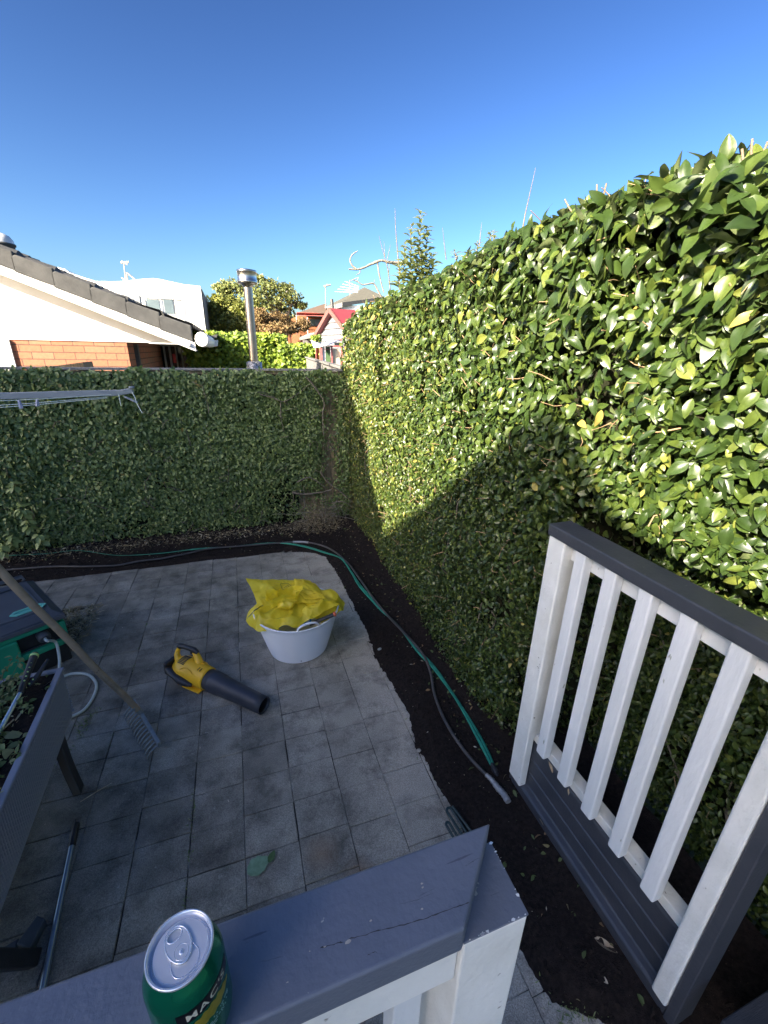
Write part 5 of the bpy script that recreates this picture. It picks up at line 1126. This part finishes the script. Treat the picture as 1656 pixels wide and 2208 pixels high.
# local frame: s along axis measured back from the nozzle mouth, a sideways (away from viewer), h up
away = -side if (-side).y > 0 else side
SB, SRd = 1.16, 1.10
def B(s, a, h): return NZ-ax*s*SB+away*a*SRd+upv*h*SRd
def Bm(): return Matrix((away, upv, -ax)).transposed().to_4x4()
Mb = Matrix.Translation(NZ) @ Matrix(((away.x, upv.x, -ax.x), (away.y, upv.y, -ax.y), (away.z, upv.z, -ax.z))).to_4x4() @ Matrix.Diagonal((SRd, SRd, SB, 1))
tubep = [(.0405, .012), (.0445, .0), (.046, .0), (.0475, .06), (.0505, .16), (.055, .27), (.0565, .275), (.0585, .28), (.0605, .33), (.0605, .345), (.057, .347), (.057, .372), (.0555, .374), (.0555, .40)]
MB().lathe(tubep, Mb, 40).build('nozzle_tube', M['tube_pl'], bl, fix=False)
MB().lathe([(.0405, .012), (.042, .10), (.001, .25)], Mb, 30).build('nozzle_inside', mat('bore', (.008, .008, .01), None, rough=.6), bl, fix=False)
MB().lathe([(.0560, .375), (.060, .372), (.0655, .380), (.0665, .40), (.070, .44), (.074, .49), (.072, .54), (.066, .57), (.052, .595), (.03, .605), (.001, .607)], Mb, 36, sx=.96, sy=1.0).build('motor_housing', M['yellow_pl'], bl, fix=False)
# raised ribs and vents on the housing
mb = MB()
for a0, s0, s1 in ((.9, .42, .46), (1.25, .42, .46)): mb.tube([B(s, .0715*math.cos(a0), .0715*math.sin(a0)) for s in (s0, (s0+s1)/2, s1)], .0028, 6)
mb.tube([B(.44, -.052, .052), B(.47, -.044, .060), B(.50, -.046, .061), B(.52, -.058, .050)], .0035, 6); mb.build('housing_ribs', M['yellow_pl'], bl, fix=False)
mb = MB()
for k in range(8): a = 1.25+k*.115; mb.tube([B(.515, .0745*math.cos(a), .0745*math.sin(a)), B(.560, .070*math.cos(a), .070*math.sin(a))], .0030, 6)
mb.build('intake_grille', M['black_plastic'], bl, fix=False)
mb = MB()
for s in (.405, .42): mb.beam(B(s, -.03, .0655), B(s, -.008, .0685), .003, .003)
mb.build('rating_slots', M['black_plastic'], bl, fix=False)
# handle loop: rises from housing front to rear
hb = [(.455, .02, .058), (.47, .028, .078), (.485, .033, .097), (.50, .036, .108)]
MB().tube([B(*p) for p in hb], [.027, .023, .019, .017], 14, flat=.8).build('handle_front', M['yellow_pl'], bl, fix=False)
MB().tube([B(.478, .038, .110), B(.50, .036, .121), B(.53, .035, .122), B(.57, .032, .119), B(.60, .028, .114), B(.612, .026, .104)], [.013, .0185, .0165, .016, .0185, .015], 14).build('handle_grip', M['black_plastic'], bl, fix=False)
MB().tube([B(.603, .025, .107), B(.612, .018, .085), B(.610, .008, .064), B(.592, .0, .042)], [.017, .018, .022, .028], 14, flat=.8).build('handle_rear', M['yellow_pl'], bl, fix=False)
MB().tube([B(.515, .035, .104), B(.525, .033, .094), B(.522, .033, .088)], [.007, .008, .004], 8).build('trigger', M['black_plastic'], bl, fix=False)
# battery foot and black side bumper
bx_ = MB(); Mq = Matrix.Translation(B(.615, -.012, .012)) @ Matrix(((away.x, upv.x, -ax.x), (away.y, upv.y, -ax.y), (away.z, upv.z, -ax.z))).to_4x4() @ Matrix.Diagonal((SRd, SRd, SB, 1))
MB().box(-.060, .045, -.045, .038, -.004, .020, Mq).build('battery_plate', M['black_plastic'], bl, bevel=.010, seg=3)
MB().box(-.048, .033, -.034, .026, .0195, .029, Mq).build('battery_socket', M['rubber'], bl, bevel=.006)
mb = MB(); 
for k, (s, h, a) in enumerate(((.40, -.012, -.066), (.44, -.016, -.074), (.49, -.014, -.079), (.535, -.006, -.079), (.58, .004, -.070), (.612, .008, -.056))):
    pass
mb.tube([B(.43, -.068, -.014), B(.46, -.076, -.010), (B(.50, -.080, -.004)), B(.54, -.077, .000), B(.58, -.068, .004), B(.62, -.055, .006)], [.012, .021, .026, .020, .024, .022], 12, flat=.9); mb.build('side_bumper', M['black_plastic'], bl, fix=False)
MB().beam(B(.385, -.050, -.052), B(.50, -.056, -.052), .045, .008).build('base_flange', M['yellow_pl'], bl, bevel=.003)

# ================================================================== RAKE
rk = thing('garden_rake', 'old garden rake with long wooden handle leaning over the paving', 'rake', G(315, 1570))
r0, r1 = G(289, 1513, .062), G(344, 1606, .062); M['zinc'] = mat('galvanised', (.30, .34, .36), (.22, .25, .27), 25, .5, .4, 90, metal=.5)
MB().beam(r0, r1, .016, .034).build('head_bar', M['zinc'], rk, bevel=.002)
mb = MB(); bd = (r1-r0).normalized(); out_ = Vector((-bd.y, bd.x, 0)); out_ = out_ if out_.x < 0 else -out_
for k in range(14):
    p = r0.lerp(r1, .03+.94*k/13)-Vector((0, 0, .008)); q = p+out_*.075; mb.tube([p, p+out_*.018-Vector((0, 0, .002)), p+out_*.045-Vector((0, 0, .018)), p+out_*.062-Vector((0, 0, .038)), Vector((p.x+out_.x*.066, p.y+out_.y*.066, .002))], [.0046, .0044, .0040, .0034, .0022], 6)
mb.build('tines', M['zinc'], rk, fix=False)
hb0 = r0.lerp(r1, .34)+Vector((0, 0, .006)); ht = PD(0, 1232, 1.95); d = (ht-hb0); top_ = hb0+d*1.5
MB().tube([hb0-d.normalized()*.01, hb0+d.normalized()*.07], [.010, .017], 12).build('socket', M['zinc'], rk, fix=False)
n = 40; MB().tube([hb0+d*1.5*(k/n)+Vector((.003*math.sin(k*.5), 0, .003*math.sin(k*.33))) for k in range(1, n+1)], [.0155+.0035*k/n for k in range(1, n+1)], 14).build('handle', mat('old_ash', (.36, .28, .19), (.26, .20, .135), 18, .75, .6, 120, c3=(.12, .09, .06), s3=30, t3=.66), rk, fix=False)

# ================================================================== CADDY (green and charcoal) with white hose
M['caddy_green'] = mat('caddy_green', (.02, .31, .165), (.025, .35, .19), 5, .4, .15, 90); M['charcoal'] = mat('charcoal_plastic', (.075, .080, .092), (.095, .10, .112), 9, .5, .2, 150, c3=(.10, .10, .10), s3=40, t3=.7); M['mint'] = mat('mint_plastic', (.20, .60, .48), None, 5, .35)
c0_, c1_2, c2_2 = G(139, 1318, .38), G(68, 1247, .38), G(16, 1364, .38)
cd = thing('garden_caddy', 'green plastic box with charcoal hinged lid and mint handle inlay at the left', 'storage box', (c0_.x-.2, c0_.y+.15, 0))
fx = (c2_2-c0_); fx.z = 0; fx.normalize(); fy = Vector((-fx.y, fx.x, 0)); fy = fy if fy.y > 0 else -fy       # fx: along the front to the left; fy: to the back
LX, LY = .52, (c1_2-c0_).dot(fy)
def K(a, b, z): return Vector((c0_.x, c0_.y, 0))+fx*a+fy*b+Vector((0, 0, z*1.14))
def kbox(a0, a1, b0, b1, z0, z1, ins=0, ins_b=None):
    q = lambda i, z: [K(a0+i, b0+i, z), K(a1-i, b0+i, z), K(a1-i, b1-i, z), K(a0+i, b1-i, z)]
    m = MB(); m.add(q(0, z0)+q(ins, z1), [(3, 2, 1, 0), (4, 5, 6, 7), (0, 1, 5, 4), (1, 2, 6, 5), (2, 3, 7, 6), (3, 0, 4, 7)]); return m
kbox(.02, LX-.03, .035, LY-.03, .0, .17).build('base', M['black_plastic'], cd, bevel=.01)
# green body as a frame with a long rounded slot in front
kbox(.01, LX-.01, .06, LY-.012, .11, .292).build('body', M['caddy_green'], cd, bevel=.012, seg=3)
mb = MB()
for a_0, a_1, z_0, z_1 in ((.01, .045, .125, .292), (LX-.05, LX-.01, .125, .292), (.045, LX-.05, .262, .292), (.045, LX-.05, .125, .165)):
    v = [K(a_0, .01, z_0), K(a_1, .01, z_0), K(a_1, .061, z_0), K(a_0, .061, z_0)]; mb.prism(v, (0, 0, z_1-z_0))
mb.build('front_frame', M['caddy_green'], cd, bevel=.006, seg=3)
kbox(.262, LX-.012, -.002, .0585, .004, .262).build('side_column', M['caddy_green'], cd, bevel=.012, seg=3)
kbox(.045, .261, .052, .0595, .17, .27).build('slot_back', M['black_plastic'], cd)
MB().tube([K(.135, .055, .222), K(.135, .0, .222), K(.135, -.012, .218)], [.034, .036, .028], 16).build('hose_socket', M['charcoal'], cd, fix=False)
mb = kbox(-.004, LX+.004, -.004, LY+.004, .293, .318, .006); mb.build('lid_rim', M['charcoal'], cd, bevel=.006, seg=3)
kbox(.008, LX-.008, .008, LY-.008, .319, .350, .045).build('lid', M['charcoal'], cd, bevel=.006, seg=3)
kbox(.075, LX-.075, .075, LY-.16, .3505, .357, .004).build('lid_panel', M['charcoal'], cd, bevel=.004)
def hexring(a_c, b_c, L_, W_, z, inner):
    o = [(-L_, 0), (-L_*.72, -W_), (L_*.72, -W_), (L_, 0), (L_*.72, W_), (-L_*.72, W_)]; k_ = inner
    P = [K(a_c+u, b_c+v, z+.006) for u, v in o]+[K(a_c+u*k_, b_c+v*.62, z+.006) for u, v in o]+[K(a_c+u, b_c+v, z) for u, v in o]+[K(a_c+u*k_, b_c+v*.62, z) for u, v in o]
    return MB().add(P, [(i, (i+1) % 6, 6+(i+1) % 6, 6+i) for i in range(6)]+[(12+i, 12+(i+1) % 6, (i+1) % 6, i) for i in range(6)]+[(6+i, 6+(i+1) % 6, 18+(i+1) % 6, 18+i) for i in range(6)])
ac = .150; hexring(ac, .135, .095, .030, .357, .82).build('handle_inlay', M['mint'], cd)
kbox(ac-.07, ac+.07, .12, .15, .3572, .3585).build('handle_recess', mat('mint_dark', (.10, .42, .34)), cd)
MB().tube([K(.06, LY-.05, .352), K(.06, LY-.03, .375), K(LX-.06, LY-.03, .375), K(LX-.06, LY-.05, .352)], .014, 10).build('carry_bar', M['charcoal'], cd, fix=False)
kbox(.10, LX-.10, LY-.14, LY-.075, .351, .362, .003).build('hinge_plate', M['charcoal'], cd, bevel=.004)
M['white_hose'] = mat('white_hose', (.58, .63, .60), (.48, .53, .51), 12, .4)
s_ = K(.135, -.01, .22)
wh_ = [s_, s_+Vector((.03, -.05, .012)), G(120, 1385, .20), G(128, 1420, .12), G(126, 1452, .05), G(118, 1475, .012)]
wh2 = [G(112, 1466, .012), G(135, 1459, .010), (G(160, 1452, .010)), G(190, 1455, .010), G(207, 1473, .010), G(204, 1497, .010), G(185, 1527, .010), G(160, 1543, .010), G(140, 1550, .010), G(110, 1565, .010), G(70, 1590, .010)]
wt = thing('white_hose', 'pale flexible hose arching from the caddy and looping over the paving', 'hose', wh2[3]); mb = MB(); mb.tube(smooth_path(wh_+wh2, 7), .0088, 12); mb.build('tube', M['white_hose'], wt, fix=False)

# ================================================================== RAISED RATTAN PLANTER
def weave_mat():
    m = bpy.data.materials.new('rattan_plastic'); m.use_nodes = True; nt = m.node_tree; N = nt.nodes; L = nt.links; b = N['Principled BSDF']
    b.inputs['Base Color'].default_value = (.29, .315, .38, 1); b.inputs['Roughness'].default_value = .45
    return m
M['rattan'] = weave_mat(); M['rattan_dark'] = mat('rattan_gap', (.028, .032, .05), None, 9, .6)
pq = G(133, 1440, .54); pq2 = G(0, 1735, .54); py_ = (pq-pq2).normalized(); px_ = Vector((py_.y, -py_.x, 0)); 
def Q(a, b, z): return Vector((pq.x, pq.y, 0))+px_*a+py_*b+Vector((0, 0, z))     # a: right(+)/left(-), b: toward far(+)/near(-)
pl_ = thing('raised_planter', 'grey woven plastic planter trough on black legs at the left edge', 'planter', Q(-.19, -.5, 0))
PW, PLn = .40, 1.05; zt, zb = .54, .27
sb = .018     # side leans in toward the bottom
mb = MB()
mb.prism([Q(-PW+.02, -PLn, zb), Q(-sb, -PLn, zb), Q(-.006, -PLn, zt-.02), Q(-PW+.006, -PLn, zt-.02)], py_*(PLn-sb)); mb.build('inner_box', M['rattan_dark'], pl_)
# woven side: real over-under strands
mb = MB(); rows = 17; cols = 72
for r_ in range(rows):
    z = zb+.008+(zt-zb-.03)*(r_+.5)/rows; off = -sb+(sb-.006)*(z-zb)/(zt-zb)
    for s_i, (fn_) in enumerate((0,)):
        pts = []
        for k in range(cols*2+1):
            bb = -.02-(PLn-.02)*k/(cols*2); a = off+.0035+.0032*math.cos(math.pi*(k/2.0+r_)+0); pts.append(Q(a, bb, z))
        mb.tube(pts, .0062, 5, flat=.75)
mb.build('woven_side', M['rattan'], pl_, fix=False)
mb = MB()
for k in range(cols+1):
    bb = -.02-(PLn-.02)*k/cols; mb.tube([Q(-sb+.005, bb, zb+.002), Q(.003, bb, zt-.02)], .0050, 6)
mb.build('woven_uprights', M['rattan'], pl_, fix=False)
mb = MB()
for r_ in range(rows):
    z = zb+.008+(zt-zb-.03)*(r_+.5)/rows; mb.tube([Q(-PW*(k/40.), -.012+.004*math.cos(math.pi*(k+r_)), z) for k in range(41)], .006, 5)
mb.build('woven_end', M['rattan'], pl_, fix=False)
# flat rim
def ringp(o, z): return [Q(o, o, z), Q(-PW-o, o, z), Q(-PW-o, -PLn-o, z), Q(o, -PLn-o, z)]
o1, i1 = ringp(.008, zt), ringp(-.020, zt); o2, i2 = ringp(.008, zt-.020), ringp(-.020, zt-.020)
MB().add(o1+i1+o2+i2, [(i, (i+1) % 4, 4+(i+1) % 4, 4+i) for i in range(4)]+[(8+i, 8+(i+1) % 4, (i+1) % 4, i) for i in range(4)]+[(4+i, 4+(i+1) % 4, 12+(i+1) % 4, 12+i) for i in range(4)]+[(12+i, 12+(i+1) % 4, 8+(i+1) % 4, 8+i) for i in range(4)]).build('rim', mat('rattan_rim', (.24, .265, .335), (.21, .235, .30), 8, .42, .2, 200), pl_, bevel=.006, seg=3)
mb = MB(); mb.prism([Q(-sb+.008, 0-sb, zb-.010), Q(-sb+.008, -PLn, zb-.010), Q(-sb+.008, -PLn, zb+.010), Q(-sb+.008, -sb, zb+.010)], px_*-.02); mb.build('lower_band', M['rattan'], pl_)
for bb in (-.10, -PLn+.06):
    f = G(184, 1706); ftop = Q(-.055, bb, zb+.02)
    foot = Vector((f.x-.030, f.y+.012, .0)) if bb > -.5 else Q(.03, bb+.1, 0)
    dd_ = (ftop-foot); sdv = Vector((dd_.y, -dd_.x, 0)).normalized()
    mb = MB(); m_ = 12; vs = []
    for k in range(m_+1):
        t = k/m_; p = foot+dd_*t+Vector((0, 0, 0))+px_*(-.008*math.sin(math.pi*t)); w_ = .036-.004*(1-t)
        for a, b in ((-1, -1), (1, -1), (1, 1), (-1, 1)): vs.append(p+py_*a*w_*.85+px_*b*w_*.55)
    mb.add(vs, [(i*4+j, i*4+(j+1) % 4, (i+1)*4+(j+1) % 4, (i+1)*4+j) for i in range(m_) for j in range(4)]+[(3, 2, 1, 0)], False); mb.build('leg', M['black_plastic'], pl_, bevel=.006)
def soil(u, v): p = Q(-.02-(PW-.04)*u, -.02-(PLn-.04)*v, zt-.05); p.z += .040+.010*mnoise.noise(tuple(p*9))+.006*mnoise.noise(tuple(p*30)); return p
MB().grid(soil, 40, 90).build('soil', M['mulch'], pl_, fix=False)
# plants growing in it
def rnd_plant(name, label, k0, k1, n, lo, hi, m, a0=-.36, a1=-.04, stems=24, hgt=.12, ratio=.3):
    P, Nn, D, S = [], [], [], []; mb = MB(); b0 = Q((a0+a1)/2, (k0+k1)/2, zt-.04); t = thing(name, label, 'plant', b0)
    for s in range(stems):
        p = Q(random.uniform(a0, a1), random.uniform(k0, k1), zt-.05); pts = [p]; d = Vector((random.gauss(0, .6), random.gauss(0, .6), 1)).normalized(); L_ = hgt*random.uniform(.4, 1.2)
        for q_ in range(4): pts.append(pts[-1]+d*L_/4); d = (d+Vector((random.gauss(0, .3), random.gauss(0, .3), -.15))).normalized()
        mb.tube(pts, [.0022, .002, .0017, .0013, .0008], 5)
        for q_ in range(n//stems):
            c = pts[random.randint(1, 4)]+Vector((random.gauss(0, .008), random.gauss(0, .008), 0)); P.append(c); D.append(Vector((random.gauss(0, 1), random.gauss(0, 1), random.gauss(.1, .4)))); Nn.append(Vector((random.gauss(0, .5), random.gauss(0, .5), 1))); S.append(random.uniform(lo, hi))
    mb.build('stems', M['straw'] if m == 'straw' else M['stem_green'], t, fix=False); leaves('foliage', P, Nn, D, S, M[m], t, ratio=ratio, curl=.4); return t
M['stem_green'] = mat('green_stem', (.16, .19, .08), (.20, .17, .09), 30, .7)
rnd_plant('weedy_plant', 'straggly flowering weed rising at the far corner of the planter', -.30, -.05, 1100, .012, .034, 'weed', -.38, -.12, 70, .18)
rnd_plant('leafy_seedling', 'broad leaved seedling against the inner rim of the planter', -.52, -.36, 240, .03, .066, 'weed', -.20, -.05, 26, .10, .36)
rnd_plant('leafy_seedling', 'fresh green seedling leaning over the far right corner of the planter rim', -.13, -.07, 34, .02, .036, 'weed', -.06, -.03, 5, .08, .42)
rnd_plant('ground_plant', 'pale mat of small leaves in the near part of the planter', -.98, -.50, 2600, .012, .036, 'weed', -.38, -.05, 130, .10)
P_ = [Q(random.uniform(-.37, -.04), random.uniform(-.98, -.06), zt-.03+random.uniform(0, .02)) for _ in range(700)]; n_ = 700; dd = rng.standard_normal((n_, 3)); dd[:, 2] *= .3
tag(leaves('planter_litter', P_, rng.standard_normal((n_, 3))*.6+np.array([0, 0, 1]), dd, rng.uniform(.015, .06, n_), M['straw'], ratio=.09), kind='stuff', label='dry stalks and leaf litter lying on the soil of the planter')
fl_ = Q(-.13, -.62, zt-.02); mb = MB(); mb.tube([Q(-.10, -.28, zt-.01), Q(-.115, -.34, zt), Q(-.11, -.39, zt+.002), Q(-.14, -.43, zt)], .003, 6); tag(mb.build('dry_twig', M['chip'], fix=False), 'pale curved twig lying on the soil inside the planter', 'twig')
flat = thing('brown_leaf', 'rusty brown dead leaf on the planter soil', 'leaf', Q(-.10, -.60, zt)); 
leaves('blade', [Q(-.10, -.57, zt-.01), Q(-.12, -.60, zt-.012)], [(0, -.2, 1), (.2, 0, 1)], [(-1, .3, 0), (-.6, -.8, 0)], [.10, .08], mat('rust_leaf2', (.16, .075, .04), (.11, .05, .03), 40, .7), flat, ratio=.3)

# loppers resting in the planter
lp = thing('garden_lopper', 'telescopic lopper with black grips dotted lime green resting in the planter', 'lopper', PD(55, 1470, 1.5))
z_ = .585; g1_, g0_ = G(74, 1414, z_+.03), G(48, 1482, z_+.005); s1_, s0_ = G(45, 1492, z_), G(-20, 1612, z_-.03)
M['chrome'] = mat('pale_tube', (.62, .70, .74), (.52, .60, .64), 20, .25, metal=.7); M['dot'] = mat('lime_dot', (.55, .75, .25), None, 9, .5)
MB().tube([s1_, s0_], .0095, 12).build('shaft', M['chrome'], lp, fix=False)
MB().tube([s1_.lerp(s0_, -.04), s1_.lerp(s0_, .03)], .013, 12).build('collar', M['black_plastic'], lp, fix=False)
MB().tube([g0_-(g1_-g0_)*.15, g0_, g0_.lerp(g1_, .3), g0_.lerp(g1_, .7), g1_, g1_+(g1_-g0_)*.08], [.010, .0135, .013, .0155, .0165, .012], 14).build('grip', M['black_plastic'], lp, fix=False)
MB().tube([g1_-(g1_-g0_)*.06, g1_+(g1_-g0_)*.01], .0178, 14).build('lime_ring', M['dot'], lp, fix=False)
upn = Vector((.35, -.45, .8)).normalized()
mb = MB()
for k in range(6): c = g0_.lerp(g1_, .16+k*.135)+upn*.0145; mb.lathe([(.0001, .0012), (.0035, .001), (.0042, -.002)], Matrix.Translation(c) @ upn.to_track_quat('Z', 'Y').to_matrix().to_4x4(), 10)
mb.build('grip_dots', M['dot'], lp, fix=False)
h0, h1, h2 = G(60, 1480, z_-.01), G(82, 1455, z_), G(103, 1422, z_+.02)
MB().tube([h0, h0.lerp(h1, .5)+Vector((.004, 0, 0)), h1, h2], [.010, .014, .012, .007], 12, flat=.7).build('second_grip', M['black_plastic'], lp, fix=False)
mb = MB(); [mb.lathe([(.0001, .0012), (.003, .001), (.0035, -.002)], Matrix.Translation(h0.lerp(h1, t)+upn*.0125) @ upn.to_track_quat('Z', 'Y').to_matrix().to_4x4(), 10) for t in (.15, .5)]; mb.build('second_grip_dots', M['dot'], lp, fix=False)

# ================================================================== POLE, SCRAPER, STICK on the paving
M['blue_steel'] = mat('blue_grey_tube', (.25, .32, .40), (.20, .26, .33), 20, .3, metal=.55)
po = thing('broom_pole', 'grey metal pole with black grip lying on the paving', 'pole', G(120, 1960)); pa, pb = G(165, 1775, .014), G(60, 2290, .014)
MB().tube([pa.lerp(pb, .12), pb], .0105, 14).build('shaft', M['blue_steel'], po, fix=False)
MB().tube([pa, pa.lerp(pb, .006), pa.lerp(pb, .06), pa.lerp(pb, .135), pa.lerp(pb, .14)], [.008, .0135, .0145, .0135, .011], 14).build('grip', M['black_plastic'], po, fix=False)
MB().tube([pa+Vector((-.004, .010, .012)), pa.lerp(pb, .02)+Vector((0, 0, .0155))], .0035, 6).build('hang_hole', M['rubber'], po, fix=False)
sc_ = thing('rubber_scraper', 'dark kinked rubber tool head lying left of the grey metal pole', 'tool head', G(55, 2025)); M['slate_rubber'] = mat('slate_rubber', (.050, .066, .085), (.065, .082, .10), 20, .6)
def gquad(pts, z, h, nm, m): a = [G(x, y, z) for x, y in pts]; MB().prism(a, (0, 0, h)).build(nm, M[m], sc_, bevel=.005, seg=3)
gquad([(85, 1985), (103, 1992), (70, 2058), (40, 2047)], .006, .034, 'blade', 'slate_rubber')
gquad([(40, 2042), (46, 2028), (10, 2050), (6, 2072), (38, 2060)], .004, .022, 'neck', 'slate_rubber')
gquad([(9, 2052), (8, 2070), (-16, 2098), (-30, 2092), (-12, 2068)], .003, .014, 'tang', 'black_plastic')
a, b = G(173, 1729, .006), G(241, 1688, .008); tag(MB().tube([a, a.lerp(b, .5)+Vector((0, 0, .002)), b], [.0018, .0023, .0016], 6).build('straw_stalk', M['chip'], fix=False), 'thin straw coloured stalk lying beside the planter leg', 'stalk')
a, b = G(118, 1404, .004), G(135, 1396, .004)
# ================================================================== CLOTHESLINE ARM
M['powder'] = mat('grey_powder_coat', (.33, .36, .38), (.29, .32, .34), 10, .45); M['line'] = mat('line_cord', (.60, .68, .62), None, 9, .5)
cl = thing('clothesline', 'grey folding clothesline arm reaching in from the left before the fig', 'clothesline', PD(-40, 855, 2.2))
e1 = PD(254, 847, 2.45); e0 = PD(-260, 861, 2.0)
MB().beam(e0, e1, .020, .033).build('arm', M['powder'], cl, bevel=.003)
e2 = PD(287, 842, 2.47); MB().beam(e1-(e2-e1)*.1, e2, .026, .030).build('end_bracket', M['zinc'], cl, bevel=.003)
MB().lathe([(.001, 0), (.015, 0), (.015, .012), (.001, .012)], Matrix.Translation(PD(284, 838, 2.46)), 14).build('end_knob', M['powder'], cl, fix=False)
MB().beam(PD(268, 855, 2.46), PD(296, 868, 2.47), .014, .010).build('catch', M['zinc'], cl, bevel=.002)
for a, b in (((-200, 866), (240, 851)), ((-200, 880), (230, 856)), ((-200, 887), (232, 858))):
    MB().tube(smooth_path([PD(a[0], a[1], 2.02), PD((a[0]+b[0])/2, (a[1]*.5+b[1]*.5)+5, 2.2), PD(b[0], b[1], 2.43)], 8), .0022, 6).build('line', M['line'], cl, fix=False)
MB().tube(smooth_path([PD(284, 845, 2.44), PD(290, 855, 2.43), PD(296, 872, 2.43), PD(307, 891, 2.43)], 5), .002, 6).build('loose_cord', M['line'], cl, fix=False)
MB().tube(smooth_path([PD(256, 850, 2.43), PD(258, 862, 2.42), PD(261, 875, 2.42)], 5), .002, 6).build('loose_cord', M['line'], cl, fix=False)
M['peg'] = mat('peg', (.45, .45, .55), None, 9, .5)
def peg(label, x0_, y0_, x1_, y1_, z):
    t = thing('clothes_peg', label, 'peg', PD(x0_, y0_, z), 'pegs on the clothesline')
    for s in (-.004, .004): MB().beam(PD(x0_, y0_, z)+Vector((0, s, 0)), PD(x1_, y1_, z)+Vector((s*.8, s, 0)), .008, .006).build('jaw', M['peg'], t, bevel=.001)
    MB().lathe([(.005, -.004), (.007, 0), (.005, .004)], Matrix.Translation(PD(x0_, y0_+3, z)), 10).build('spring', M['zinc'], t, fix=False)
peg('left one of the two lilac pegs on the line, tilted', 40, 862, 46, 881, 2.13); peg('right one of the two lilac pegs on the line, upright', 80, 861, 81, 876, 2.16)
